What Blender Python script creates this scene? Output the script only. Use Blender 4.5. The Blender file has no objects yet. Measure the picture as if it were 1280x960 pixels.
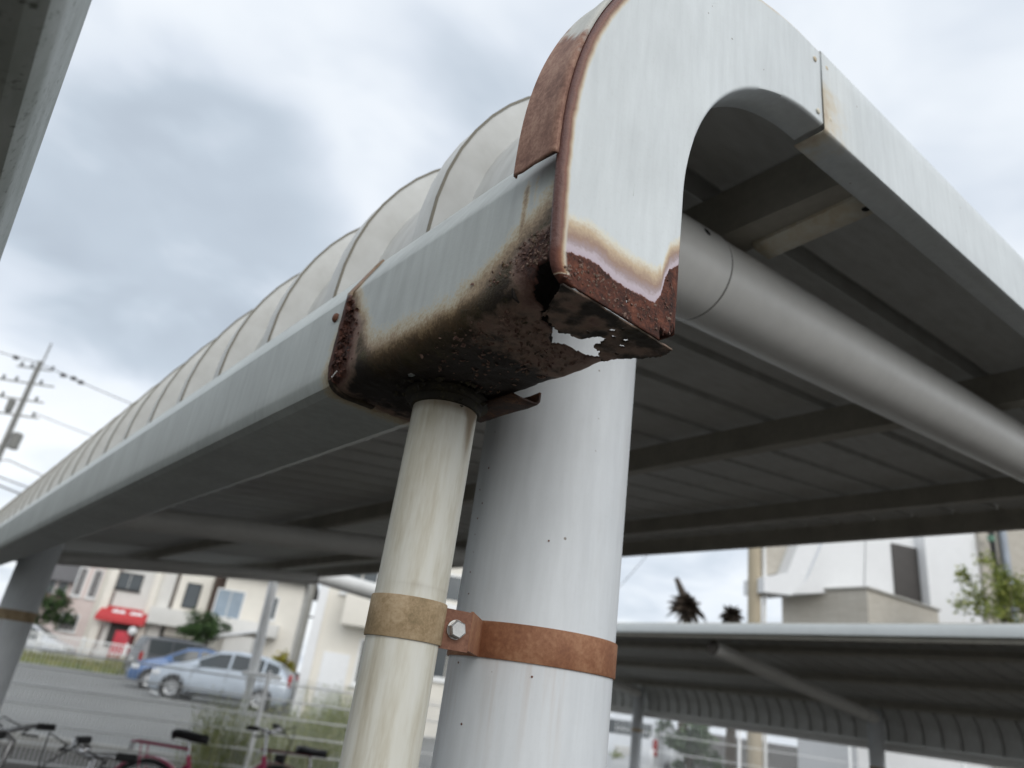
import bpy, math, random
import numpy as np
from mathutils import Vector, Matrix, noise as mnoise
random.seed(7)
S = bpy.context.scene
COL = S.collection
CZ = 1.45                       # camera height above the ground
R = math.radians

# ------------------------------------------------------------------ camera
YAW, PITCH, ROLL, FPX = R(37.2), R(23.67), R(8.46), 895.9
def basis():
    f = Vector((math.sin(YAW)*math.cos(PITCH), math.cos(YAW)*math.cos(PITCH), math.sin(PITCH)))
    r = Vector((math.cos(YAW), -math.sin(YAW), 0)); u = r.cross(f)
    c, s = math.cos(ROLL), math.sin(ROLL)
    return c*r+s*u, -s*r+c*u, f
CR, CU, CF = basis()
cam_d = bpy.data.cameras.new('camera'); cam = bpy.data.objects.new('camera', cam_d); COL.objects.link(cam)
cam.matrix_world = Matrix(((CR.x, CU.x, -CF.x, 0), (CR.y, CU.y, -CF.y, 0), (CR.z, CU.z, -CF.z, CZ), (0, 0, 0, 1)))
cam_d.sensor_width = 36; cam_d.lens = FPX/1280*36; cam_d.clip_start = .01; cam_d.clip_end = 3000
cam_d.dof.use_dof = True; cam_d.dof.focus_distance = .575; cam_d.dof.aperture_fstop = 6.2
S.camera = cam

# ------------------------------------------------------------------ world, sun, exposure
SUN_FROM = Vector((-.22, -.80, .40)).normalized()       # direction towards the bright part of the overcast
w = bpy.data.worlds.new('World'); S.world = w; w.use_nodes = True
nt = w.node_tree; N = nt.nodes; L = nt.links; N.clear()
def wn(t, **k):
    n = N.new(t)
    for a, b in k.items(): setattr(n, a, b)
    return n
out = wn('ShaderNodeOutputWorld'); mixs = wn('ShaderNodeMixShader')
sky = wn('ShaderNodeTexSky', sky_type='NISHITA'); sky.sun_disc = False
sky.sun_elevation = math.asin(SUN_FROM.z); sky.sun_rotation = math.atan2(SUN_FROM.x, SUN_FROM.y)
bg1 = wn('ShaderNodeBackground'); bg1.inputs[1].default_value = .11
bg2 = wn('ShaderNodeBackground'); bg2.inputs[1].default_value = 1.14
tc = wn('ShaderNodeTexCoord'); sep = wn('ShaderNodeSeparateXYZ')
L.new(tc.outputs['Generated'], sep.inputs[0])
def mth(op, a, b=None, clamp=False):
    n = wn('ShaderNodeMath', operation=op, use_clamp=clamp)
    for i, v in enumerate((a, b)):
        if v is None: continue
        if isinstance(v, (int, float)): n.inputs[i].default_value = v
        else: L.new(v, n.inputs[i])
    return n.outputs[0]
zc = mth('ADD', mth('MAXIMUM', sep.outputs[2], 0.0), .22)
comb = wn('ShaderNodeCombineXYZ'); L.new(mth('DIVIDE', sep.outputs[0], zc), comb.inputs[0]); L.new(mth('DIVIDE', sep.outputs[1], zc), comb.inputs[1])
def wnoise(scale, det, rough, off):
    mp = wn('ShaderNodeMapping'); L.new(comb.outputs[0], mp.inputs[0]); mp.inputs['Location'].default_value = off
    n = wn('ShaderNodeTexNoise'); n.inputs['Scale'].default_value = scale; n.inputs['Detail'].default_value = det; n.inputs['Roughness'].default_value = rough
    n.inputs['Distortion'].default_value = .35
    L.new(mp.outputs[0], n.inputs['Vector']); return n.outputs['Fac']
n1 = wnoise(1.1, 4, .45, (3.1, 1.7, 0)); n2 = wnoise(3.0, 4, .5, (8.4, 2.2, 0))
# one heavy grey cloud bank
dk = (CF + CR*((215-640)/FPX) - CU*((300-480)/FPX)).normalized()
dot = wn('ShaderNodeVectorMath', operation='DOT_PRODUCT'); L.new(tc.outputs['Generated'], dot.inputs[0]); dot.inputs[1].default_value = dk
bank = wn('ShaderNodeMapRange', interpolation_type='SMOOTHSTEP'); L.new(mth('ADD', dot.outputs['Value'], mth('MULTIPLY', mth('SUBTRACT', n2, .5), .085)), bank.inputs[0])
bank.inputs[1].default_value = .966; bank.inputs[2].default_value = 1.003; bank.inputs[3].default_value = 0; bank.inputs[4].default_value = .27
val = mth('SUBTRACT', mth('ADD', mth('MULTIPLY', n1, .55), mth('MULTIPLY', n2, .45)), bank.outputs[0])
cr = wn('ShaderNodeValToRGB'); L.new(val, cr.inputs[0])
e = cr.color_ramp.elements
e[0].position = .08; e[0].color = (.30, .36, .43, 1)
e[1].position = .58; e[1].color = (.91, .94, .97, 1)
for p, c in ((.20, (.38, .43, .50, 1)), (.32, (.52, .59, .67, 1)), (.41, (.68, .74, .82, 1)), (.48, (.80, .85, .91, 1))):
    q = cr.color_ramp.elements.new(p); q.color = c
L.new(cr.outputs[0], bg2.inputs[0]); L.new(sky.outputs[0], bg1.inputs[0])
mixs.inputs[0].default_value = .93
L.new(bg1.outputs[0], mixs.inputs[1]); L.new(bg2.outputs[0], mixs.inputs[2]); L.new(mixs.outputs[0], out.inputs[0])
sun_d = bpy.data.lights.new('sun', 'SUN'); sun_d.energy = 1.35; sun_d.angle = R(45); sun_d.color = (1, .97, .92)
sun = bpy.data.objects.new('sun', sun_d); COL.objects.link(sun)
sun.rotation_euler = (-SUN_FROM).to_track_quat('-Z', 'Y').to_euler()
S.view_settings.view_transform = 'Standard'; S.view_settings.look = 'None'; S.view_settings.gamma = 1; S.view_settings.exposure = 0.0
S.render.engine = 'CYCLES'; S.cycles.max_bounces = 6

# ------------------------------------------------------------------ helpers
def at(px, py, D):
    """point seen at photo pixel (px,py) whose horizontal forward distance is D"""
    d = CF + CR*((px-640)/FPX) - CU*((py-480)/FPX)
    fh = Vector((math.sin(YAW), math.cos(YAW), 0))
    d = d*(D/d.dot(fh)); return Vector((d.x, d.y, d.z+CZ))
def ground(px, py, z=0):
    d = CF + CR*((px-640)/FPX) - CU*((py-480)/FPX)
    t = (z-CZ)/d.z; return Vector((d.x*t, d.y*t, z))
FWD = Vector((math.sin(YAW), math.cos(YAW), 0)); RGT = Vector((math.cos(YAW), -math.sin(YAW), 0))

class MB:
    def __init__(s): s.v = []; s.f = []; s.m = []
    def add(s, vs, fs, mi=0):
        n = len(s.v); s.v += [tuple(p) for p in vs]; s.f += [tuple(i+n for i in f) for f in fs]; s.m += [mi]*len(fs); return s
    def box(s, a, b, mi=0):
        x0, y0, z0 = a; x1, y1, z1 = b
        return s.add([(x0,y0,z0),(x1,y0,z0),(x1,y1,z0),(x0,y1,z0),(x0,y0,z1),(x1,y0,z1),(x1,y1,z1),(x0,y1,z1)],
                     [(0,3,2,1),(4,5,6,7),(0,1,5,4),(1,2,6,5),(2,3,7,6),(3,0,4,7)], mi)
    def bbox(s, a, b, c=.01, mi=0):
        """box with chamfered edges"""
        import bmesh
        bm = bmesh.new(); bmesh.ops.create_cube(bm, size=1)
        for v in bm.verts: v.co = Vector([(a[i]+b[i])/2+v.co[i]*(b[i]-a[i]) for i in range(3)])
        bmesh.ops.bevel(bm, geom=bm.edges[:], offset=c, segments=2, affect='EDGES', profile=.6)
        bm.verts.index_update(); s.add([v.co for v in bm.verts], [[v.index for v in f.verts] for f in bm.faces], mi); bm.free(); return s
    def tube(s, pts, r, n=12, caps=True, mi=0):
        pts = [Vector(p) for p in pts]; rs = r if isinstance(r, (list, tuple)) else [r]*len(pts)
        vs = []; fs = []
        ref = None
        for i, p in enumerate(pts):
            t = (pts[min(i+1, len(pts)-1)]-pts[max(i-1, 0)]).normalized()
            if ref is None: ref = t.orthogonal().normalized()
            ref = (ref-t*ref.dot(t)).normalized(); b = t.cross(ref)
            for k in range(n):
                a = 2*math.pi*k/n; vs.append(p+(ref*math.cos(a)+b*math.sin(a))*rs[i])
        for i in range(len(pts)-1):
            for k in range(n):
                k2 = (k+1) % n; fs.append((i*n+k, i*n+k2, (i+1)*n+k2, (i+1)*n+k))
        if caps: fs += [tuple(range(n-1, -1, -1)), tuple((len(pts)-1)*n+k for k in range(n))]
        return s.add(vs, fs, mi)
    def lathe(s, prof, c, axis='Z', n=24, mi=0):
        vs = []; fs = []
        for (r, h) in prof:
            for k in range(n):
                a = 2*math.pi*k/n; x, y = r*math.cos(a), r*math.sin(a)
                vs.append(tuple(Vector(c)+Vector({'Z': (x, y, h), 'Y': (x, h, y), 'X': (h, x, y)}[axis])))
        for i in range(len(prof)-1):
            for k in range(n):
                k2 = (k+1) % n; fs.append((i*n+k, i*n+k2, (i+1)*n+k2, (i+1)*n+k))
        return s.add(vs, fs, mi)
    def torus(s, c, R0, r, axis='Y', n=28, m=8, a0=0, a1=2*math.pi, mi=0):
        full = abs(a1-a0) > 6.28; k = n if full else n+1
        vs = []; fs = []
        for i in range(k):
            a = a0+(a1-a0)*i/n
            for j in range(m):
                b = 2*math.pi*j/m; rr = R0+r*math.cos(b); x, y, h = rr*math.cos(a), rr*math.sin(a), r*math.sin(b)
                vs.append(tuple(Vector(c)+Vector({'Y': (x, h, y), 'Z': (x, y, h), 'X': (h, x, y)}[axis])))
        for i in range(n):
            i2 = (i+1) % k
            for j in range(m):
                j2 = (j+1) % m; fs.append((i*m+j, i*m+j2, i2*m+j2, i2*m+j))
        return s.add(vs, fs, mi)
    def prism(s, poly, y0, y1, mi=0, ax='Y'):
        """poly in XZ extruded along Y (or in XY extruded along Z, or YZ along X)"""
        n = len(poly)
        mk = {'Y': lambda p, h: (p[0], h, p[1]), 'Z': lambda p, h: (p[0], p[1], h), 'X': lambda p, h: (h, p[0], p[1])}[ax]
        return s.add([mk(p, y0) for p in poly]+[mk(p, y1) for p in poly],
                     [tuple(range(n)), tuple(range(2*n-1, n-1, -1))]+[(i, i+n, (i+1) % n+n, (i+1) % n) for i in range(n)], mi)
    def grid(s, rows, mi=0, keep=None):
        nr, nc = len(rows), len(rows[0]); fs = []
        for i in range(nr-1):
            for j in range(nc-1):
                if keep and not keep(i, j): continue
                fs.append((i*nc+j, i*nc+j+1, (i+1)*nc+j+1, (i+1)*nc+j))
        return s.add([p for r in rows for p in r], fs, mi)
    def mesh(s, name, mats, smooth=True, ang=35, attrs=None, fixn=True):
        me = bpy.data.meshes.new(name); me.from_pydata([tuple(p) for p in s.v], [], s.f)
        for m in (mats if isinstance(mats, (list, tuple)) else [mats]): me.materials.append(m)
        if len(set(s.m)) > 1: me.polygons.foreach_set('material_index', s.m)
        if attrs:
            for k, v in attrs.items():
                a = me.attributes.new(k, 'FLOAT', 'POINT'); a.data.foreach_set('value', np.array(v, dtype=np.float32))
        if fixn:
            import bmesh
            bm = bmesh.new(); bm.from_mesh(me); bmesh.ops.recalc_face_normals(bm, faces=bm.faces[:]); bm.to_mesh(me); bm.free()
        if smooth:
            me.polygons.foreach_set('use_smooth', [True]*len(me.polygons))
            try: me.set_sharp_from_angle(angle=R(ang))
            except Exception: pass
        me.update(); return me
def link(name, me, parent=None, loc=(0, 0, 0), rot=(0, 0, 0)):
    o = bpy.data.objects.new(name, me); COL.objects.link(o); o.location = loc; o.rotation_euler = rot
    if parent: o.parent = parent
    return o
def part(name, mb, mats, parent=None, loc=(0, 0, 0), rot=(0, 0, 0), **k): return link(name, mb.mesh(name, mats, **k), parent, loc, rot)
def thing(name, label, cat, loc=(0, 0, 0), rz=0, group=None):
    o = link(name, None, None, loc, (0, 0, rz)); o['label'] = label; o['category'] = cat
    if group: o['group'] = group
    return o
def tag(o, label, cat, group=None):
    o['label'] = label; o['category'] = cat
    if group: o['group'] = group
    return o
def solid(o, t, off=-1):
    m = o.modifiers.new('solid', 'SOLIDIFY'); m.thickness = t; m.offset = off; return o

# ------------------------------------------------------------------ materials
class NT:
    def __init__(s, name):
        s.mat = bpy.data.materials.new(name); s.mat.use_nodes = True; s.t = s.mat.node_tree; s.n = s.t.nodes; s.l = s.t.links
        s.b = s.n['Principled BSDF']; s.tc = s.n.new('ShaderNodeTexCoord')
    def put(s, sock, v):
        if isinstance(v, (int, float)): sock.default_value = v
        elif isinstance(v, (tuple, list)): sock.default_value = (*v, 1) if len(v) == 3 and sock.type == 'RGBA' else v
        else: s.l.new(v, sock)
    def noise(s, scale, det=4, rough=.55, stretch=(1, 1, 1), dist=0, off=(0, 0, 0)):
        mp = s.n.new('ShaderNodeMapping'); s.l.new(s.tc.outputs['Object'], mp.inputs[0]); mp.inputs['Scale'].default_value = stretch; mp.inputs['Location'].default_value = off
        n = s.n.new('ShaderNodeTexNoise'); n.inputs['Scale'].default_value = scale; n.inputs['Detail'].default_value = det
        n.inputs['Roughness'].default_value = rough; n.inputs['Distortion'].default_value = dist
        s.l.new(mp.outputs[0], n.inputs['Vector']); return n.outputs['Fac']
    def m(s, op, a, b=None, c=None, clamp=False):
        n = s.n.new('ShaderNodeMath'); n.operation = op; n.use_clamp = clamp
        for i, v in enumerate((a, b, c)):
            if v is not None: s.put(n.inputs[i], v)
        return n.outputs[0]
    def ramp(s, fac, stops, interp='LINEAR'):
        n = s.n.new('ShaderNodeValToRGB'); s.l.new(fac, n.inputs[0]); n.color_ramp.interpolation = interp
        el = n.color_ramp.elements
        el[0].position, el[0].color = stops[0][0], (*stops[0][1], 1); el[1].position, el[1].color = stops[-1][0], (*stops[-1][1], 1)
        for p, c in stops[1:-1]:
            q = el.new(p); q.color = (*c, 1)
        return n.outputs[0]
    def mix(s, f, a, b, mode='MIX'):
        n = s.n.new('ShaderNodeMix'); n.data_type = 'RGBA'; n.blend_type = mode
        s.put(n.inputs[0], f); s.put(n.inputs[6], a); s.put(n.inputs[7], b); return n.outputs[2]
    def rng(s, v, a, b, c=0, d=1, smooth=True):
        n = s.n.new('ShaderNodeMapRange'); n.interpolation_type = 'SMOOTHSTEP' if smooth else 'LINEAR'
        for i, q in enumerate((v, a, b, c, d)): s.put(n.inputs[i], q)
        return n.outputs[0]
    def attr(s, name):
        n = s.n.new('ShaderNodeAttribute'); n.attribute_name = name; return n.outputs['Fac']
    def bump(s, h, strength=.3, dist=.002):
        n = s.n.new('ShaderNodeBump'); s.put(n.inputs['Height'], h); s.put(n.inputs['Strength'], strength); n.inputs['Distance'].default_value = dist
        s.l.new(n.outputs[0], s.b.inputs['Normal'])
    def done(s, col, rough=.5, metal=0, spec=None):
        s.put(s.b.inputs['Base Color'], col); s.put(s.b.inputs['Roughness'], rough); s.put(s.b.inputs['Metallic'], metal)
        if spec is not None: s.b.inputs['Specular IOR Level'].default_value = spec
        return s.mat
_pm = {}
def plain(name, col, rough=.6, metal=0, var=.18, scale=3, bump=0, spec=None):
    """weathered surface: base colour with two scales of noise variation"""
    if name in _pm: return _pm[name]
    k = NT(name); a = k.noise(scale, 5); b = k.noise(scale*9, 3)
    f = k.m('ADD', k.m('MULTIPLY', a, .65), k.m('MULTIPLY', b, .35))
    lo = tuple(c*(1-var) for c in col); hi = tuple(min(1, c*(1+var)) for c in col)
    c = k.ramp(f, [(.3, lo), (.7, hi)])
    if bump: k.bump(b, bump, .01)
    _pm[name] = k.done(c, rough, metal, spec); return _pm[name]

PAINT = (.60, .635, .64)
def paint_base(k, base=PAINT, dirt=.5, spk=.57):
    """aged enamel: fine vertical streaks, blotches, rust specks"""
    st = k.noise(90, 3, .6, (1, 1, .12)); bl = k.noise(9, 4); fine = k.noise(260, 3, .7)
    c = k.ramp(k.m('ADD', k.m('MULTIPLY', st, .5), k.m('MULTIPLY', bl, .5)), [(.35, tuple(v*(1-.14*dirt*2) for v in base)), (.65, tuple(min(1, v*1.07) for v in base))])
    c = k.mix(k.m('MULTIPLY', k.rng(fine, .5, .75), .12*dirt*2), c, (.38, .38, .34))
    vor = k.n.new('ShaderNodeTexVoronoi'); vor.inputs['Scale'].default_value = 62; k.l.new(k.tc.outputs['Object'], vor.inputs['Vector'])
    sp = k.m('LESS_THAN', vor.outputs['Distance'], k.rng(k.noise(23, 2), spk, .75, 0, .12))
    c = k.mix(k.m('MULTIPLY', sp, .75), c, (.13, .085, .05))
    return c, fine
def rust_tex(k):
    a = k.noise(70, 6, .65, dist=.4); b = k.noise(330, 4, .7)
    f = k.m('ADD', k.m('MULTIPLY', a, .55), k.m('MULTIPLY', b, .45))
    col = k.ramp(f, [(.30, (.012, .006, .005)), (.43, (.042, .014, .009)), (.52, (.095, .029, .016)), (.62, (.165, .055, .030)), (.76, (.27, .13, .085))])
    return col, f
def make_fascia_mat():
    k = NT('rusting_fascia_paint'); c, fine = paint_base(k, (.66, .70, .71), .35, .50)
    r = k.m('ADD', k.attr('rust'), k.m('ADD', k.m('MULTIPLY', k.m('SUBTRACT', k.noise(75, 4), .5), .16), k.m('MULTIPLY', k.m('SUBTRACT', k.noise(420, 3, .7), .5), .14)))
    # bottom corrosion: cream, tan, brown ring, pale lilac halo, then bare rust
    st = k.ramp(r, [(.06, (.66, .70, .71)), (.16, (.72, .69, .58)), (.27, (.56, .43, .28)), (.40, (.33, .21, .15)), (.50, (.36, .275, .275)), (.57, (.53, .455, .50)), (.64, (.52, .44, .49)), (.67, (.26, .12, .09))])
    c = k.mix(k.rng(r, .04, .16), c, st)
    rc, rf = rust_tex(k)
    isr = k.rng(r, .655, .69)
    c = k.mix(isr, c, rc)
    # rusted outer edge
    e = k.m('ADD', k.attr('edge'), k.m('MULTIPLY', k.m('SUBTRACT', k.noise(60, 5), .5), .28))
    ec = k.ramp(e, [(.2, (.66, .68, .66)), (.38, (.62, .56, .44)), (.52, (.40, .26, .16)), (.66, (.21, .085, .05)), (.9, (.115, .045, .035))])
    c = k.mix(k.rng(e, .2, .42), c, ec)
    k.bump(k.m('ADD', k.m('MULTIPLY', rf, k.m('MAXIMUM', isr, k.rng(e, .5, .7))), k.m('MULTIPLY', fine, .06)), .9, .0022)
    return k.done(c, k.rng(r, .5, .7, .42, .9), 0)
def make_gutter_mat():
    k = NT('rusting_gutter_paint'); c, fine = paint_base(k, (.50, .535, .52), .7)
    r = k.m('ADD', k.attr('rust'), k.m('ADD', k.m('MULTIPLY', k.m('SUBTRACT', k.noise(60, 5), .5), .30), k.m('MULTIPLY', k.m('SUBTRACT', k.noise(380, 3, .7), .5), .34)))
    st = k.ramp(r, [(.10, (.52, .55, .52)), (.22, (.50, .44, .31)), (.33, (.33, .225, .115)), (.45, (.13, .078, .034)), (.58, (.066, .046, .019)), (.74, (.030, .019, .010)), (1.0, (.014, .009, .0065))])
    c = k.mix(k.rng(r, .06, .2), c, st)
    moss = k.m('MULTIPLY', k.rng(k.noise(38, 4), .52, .68), k.m('MULTIPLY', k.rng(r, .5, .6), k.rng(r, .95, .7)))
    c = k.mix(k.m('MULTIPLY', moss, .5), c, (.085, .078, .022))
    rc, rf = rust_tex(k)
    red = k.m('ADD', k.attr('red'), k.m('MULTIPLY', k.m('SUBTRACT', k.noise(55, 5, .65), .5), .55))
    pc = k.ramp(red, [(.3, (.30, .21, .155)), (.45, (.19, .115, .09)), (.6, (.085, .035, .024))])
    c = k.mix(k.rng(red, .22, .42), c, pc)
    isr = k.rng(red, .52, .62)
    c = k.mix(isr, c, k.mix(.55, rc, k.mix(.7, rc, (.03, .012, .008))))
    rough = k.rng(r, .3, .7, .45, .8)
    k.bump(k.m('ADD', k.m('MULTIPLY', rf, k.m('MAXIMUM', isr, k.rng(r, .45, .75))), k.m('MULTIPLY', fine, .06)), .9, .0025)
    return k.done(c, rough, 0)
def make_flash_mat():
    k = NT('rusted_flashing'); c, fine = paint_base(k, (.60, .60, .56), .7)
    r = k.m('ADD', k.attr('rust'), k.m('MULTIPLY', k.m('SUBTRACT', k.noise(45, 6, .65), .5), .9))
    f = k.m('ADD', k.m('MULTIPLY', k.noise(55, 5, .7, (1, 1, .6)), .6), k.m('MULTIPLY', k.noise(300, 4, .7), .4))
    rc = k.ramp(f, [(.32, (.12, .055, .04)), (.46, (.235, .12, .085)), (.56, (.34, .195, .14)), (.72, (.46, .31, .23))])
    c = k.mix(k.rng(r, .35, .6), c, rc)
    k.bump(f, .4, .001); return k.done(c, .75)
def make_band_mat(name, stops, sc=60):
    k = NT(name); f = k.m('ADD', k.m('MULTIPLY', k.noise(sc*.5, 5, .6), .6), k.m('MULTIPLY', k.noise(sc*5, 4, .7), .4))
    k.bump(f, .35, .0008); return k.done(k.ramp(f, stops), .7)
def make_post_mat():
    k = NT('white_post_enamel'); c, fine = paint_base(k, (.60, .625, .645), .28, .50)
    sx = k.n.new('ShaderNodeSeparateXYZ'); k.l.new(k.tc.outputs['Object'], sx.inputs[0])
    run = k.m('MULTIPLY', k.rng(sx.outputs[2], CZ-.11, CZ+.034), k.m('LESS_THAN', sx.outputs[2], CZ+.05))
    c = k.mix(k.m('MULTIPLY', k.m('MULTIPLY', run, k.rng(k.noise(70, 4, .6, (1, 1, .05)), .48, .72)), .24), c, (.36, .24, .15))
    c = k.mix(k.m('MULTIPLY', k.rng(k.noise(16, 5, .65, (1, 1, .25), off=(2, 1, 4)), .52, .74), .13), c, (.42, .40, .34))
    k.bump(fine, .05, .0005); return k.done(c, .55)
def make_pvc():
    k = NT('aged_pvc_pipe')
    a = k.noise(60, 5, .6, (1, 1, .08), dist=.25); b = k.noise(14, 4, .6, (1, 1, .5)); g = k.noise(240, 3, .7, (1, 1, .15))
    f = k.m('ADD', k.m('MULTIPLY', a, .5), k.m('ADD', k.m('MULTIPLY', b, .3), k.m('MULTIPLY', g, .2)))
    c = k.ramp(f, [(.28, (.34, .29, .20)), (.42, (.52, .49, .40)), (.53, (.63, .62, .55)), (.72, (.70, .70, .66))])
    d = k.m('ADD', k.attr('rust'), k.m('MULTIPLY', k.m('SUBTRACT', k.noise(50, 4, .6, (1, 1, .3)), .5), .6))
    c = k.mix(k.m('MULTIPLY', k.rng(d, .25, .95), .85), c, (.16, .095, .035))
    k.bump(f, .12, .001); return k.done(c, .6)
def make_sheet():
    k = NT('weathered_roof_sheet')
    a = k.noise(5, 5, .6, (.4, 1, 1)); b = k.noise(60, 4, .6, (.25, 1, .25))
    f = k.m('ADD', k.m('MULTIPLY', a, .5), k.m('MULTIPLY', b, .5))
    c = k.ramp(f, [(.34, (.48, .48, .46)), (.5, (.58, .585, .57)), (.66, (.66, .67, .66))])
    c = k.mix(k.m('MULTIPLY', k.rng(k.noise(7, 3, .5, (.15, 1, .15), off=(3, 5, 1)), .60, .72), .35), c, (.38, .31, .20))
    geo = k.n.new('ShaderNodeNewGeometry')
    return k.done(c, .55)
def make_asphalt(name, base):
    k = NT(name); a = k.noise(.35, 5); b = k.noise(4, 5); g = k.noise(120, 2)
    f = k.m('ADD', k.m('MULTIPLY', a, .5), k.m('ADD', k.m('MULTIPLY', b, .25), k.m('MULTIPLY', g, .25)))
    k.bump(g, .3, .01)
    return k.done(k.ramp(f, [(.35, tuple(v*.78 for v in base)), (.65, tuple(v*1.22 for v in base))]), .9)
def make_grass():
    k = NT('dry_grass'); f = k.noise(3, 5); return k.done(k.ramp(f, [(.3, (.07, .10, .02)), (.5, (.17, .19, .05)), (.7, (.28, .25, .09))]), .9)
def make_glass(name, col, rough=.08):
    k = NT(name); return k.done(k.ramp(k.noise(.8, 2), [(.3, tuple(c*.7 for c in col)), (.7, col)]), rough, 0, .9)
M = dict(fascia=make_fascia_mat(), gutter=make_gutter_mat(), flash=make_flash_mat(), post=make_post_mat(), pvc=make_pvc(), sheet=make_sheet(), asphalt=make_asphalt('dark_asphalt', (.050, .044, .036)), lotasphalt=make_asphalt('bleached_asphalt', (.21, .212, .205)), grass=make_grass())
M['arm'] = plain('arm_enamel', (.78, .775, .75), .36, var=.08, scale=4)
M['purlin'] = plain('galvanised_purlin', (.40, .38, .33), .6, var=.2, scale=8)
M['armdark'] = plain('dark_arm_end_and_joint', (.07, .06, .05), .8)
M['seam'] = plain('dark_sealant', (.21, .195, .16), .8)
M['dark'] = plain('dark_hole', (.012, .011, .01), .9)
M['steel'] = plain('zinc_bolt', (.46, .46, .45), .32, .85, .2, 90)
M['collar'] = make_band_mat('mossy_black_collar', [(.3, (.008, .006, .004)), (.5, (.02, .016, .007)), (.62, (.06, .05, .016)), (.75, (.13, .105, .035))], 90)
M['pband'] = make_band_mat('tan_rusted_band', [(.30, (.17, .125, .06)), (.45, (.30, .215, .12)), (.56, (.40, .30, .185)), (.7, (.47, .385, .27))], 70)
M['oband'] = make_band_mat('orange_rusted_band', [(.33, (.16, .058, .028)), (.47, (.25, .105, .05)), (.58, (.34, .17, .09)), (.74, (.43, .27, .17))], 44)
M['tab'] = make_band_mat('brown_rusted_tab', [(.33, (.07, .025, .015)), (.5, (.16, .065, .036)), (.7, (.27, .13, .08))], 80)
M['bracket'] = make_band_mat('orange_bracket', [(.36, (.008, .005, .004)), (.52, (.05, .018, .007)), (.72, (.24, .10, .028))], 50)
M['cream'] = make_band_mat('rust_streaked_cream', [(.3, (.36, .22, .10)), (.42, (.62, .53, .38)), (.6, (.74, .72, .63))], 14)
k = NT('algae_speckled_gutter')
f1 = k.noise(160, 4, .7); f2 = k.noise(35, 4, .6, (1, .25, 1))
c_ = k.ramp(f2, [(.35, (.33, .36, .33)), (.6, (.47, .50, .48))]); c_ = k.mix(k.m('MULTIPLY', k.rng(f1, .55, .66), k.rng(k.noise(22, 3, .5, (1, .3, 1)), .4, .6)), c_, (.10, .11, .085))
M['algae'] = k.done(c_, .6)
M['whitepaint'] = plain('white_frame_paint', (.82, .83, .83), .45, var=.06)
M['kerb'] = plain('pale_concrete', (.42, .41, .38), .85)
M['mark'] = plain('worn_white_marking', (.62, .62, .60), .8, scale=12)

# ------------------------------------------------------------------ setting: ground, lot, verge
g = part('ground', MB().add([(-400, -400, 0), (400, -400, 0), (400, 400, 0), (-400, 400, 0)], [(0, 1, 2, 3)]), M['asphalt'], smooth=False); g['kind'] = 'structure'
LOTZ = .15
def quad(D0, D1, L0, L1, skew=0):
    return [tuple((FWD*(d+skew*l)+RGT*l)[:2]) for d, l in ((D0, L0), (D0, L1), (D1, L1), (D1, L0))]
lot = part('parking_lot', MB().prism(quad(11.6, 41, -42, 4.5, .03), .0, LOTZ, ax='Z'), M['lotasphalt'], smooth=False); lot['kind'] = 'structure'
kb = part('kerb', MB().prism(quad(11.46, 11.596, -36, 4.5, .03), 0, LOTZ+.004, ax='Z'), M['kerb'], smooth=False); kb['kind'] = 'structure'
vg = part('verge', MB().prism([tuple((FWD*d+RGT*l)[:2]) for d, l in ((31.5, -32), (35.6, -15.6), (38.6, -16.2), (38.6, -32))], LOTZ, LOTZ+.22, ax='Z'), M['grass'], smooth=False); vg['kind'] = 'structure'
def strip(a, b, wd, z):
    d = (b-a); n = Vector((-d.y, d.x, 0)).normalized()*wd/2
    return [(a+n)[:2], (b+n)[:2], (b-n)[:2], (a-n)[:2]]
pm = part('parking_marking', MB().prism(strip(ground(158, 843, LOTZ), ground(206, 874, LOTZ), .22, 0), LOTZ+.003, LOTZ+.009, ax='Z'), M['mark'], smooth=False); pm['kind'] = 'structure'
pm = part('parking_marking', MB().prism(strip(ground(206, 874, LOTZ), ground(330, 893, LOTZ), .13, 0), LOTZ+.003, LOTZ+.008, ax='Z'), M['mark'], smooth=False); pm['kind'] = 'structure'
pm = part('parking_marking', MB().prism(strip(ground(-25, 864, LOTZ), ground(7, 869, LOTZ), .3, 0), LOTZ+.003, LOTZ+.009, ax='Z'), M['mark'], smooth=False); pm['kind'] = 'structure'

# ------------------------------------------------------------------ bicycle shelters
QX0, QY0 = .332, .533
PX, PY = .514, .578             # the near post of the main shelter
def arc(cx, cz, r, a0, a1, n): return [(cx-r*math.cos(a0+(a1-a0)*i/n), cz+r*math.sin(a0+(a1-a0)*i/n)) for i in range(n+1)]
SL = .127; TA = math.atan(SL)
def smooth(x): x = max(0, min(1, x)); return x*x*(3-2*x)
def interp(x, pts):
    if x <= pts[0][0]: return pts[0][1]
    for (a, b), (c, d) in zip(pts, pts[1:]):
        if x <= c: return b+(d-b)*(x-a)/(c-a)
    return pts[-1][1]
def nz(x, y, z=0, s=1): return mnoise.noise(Vector((x*s, y*s, z*s)))

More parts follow.
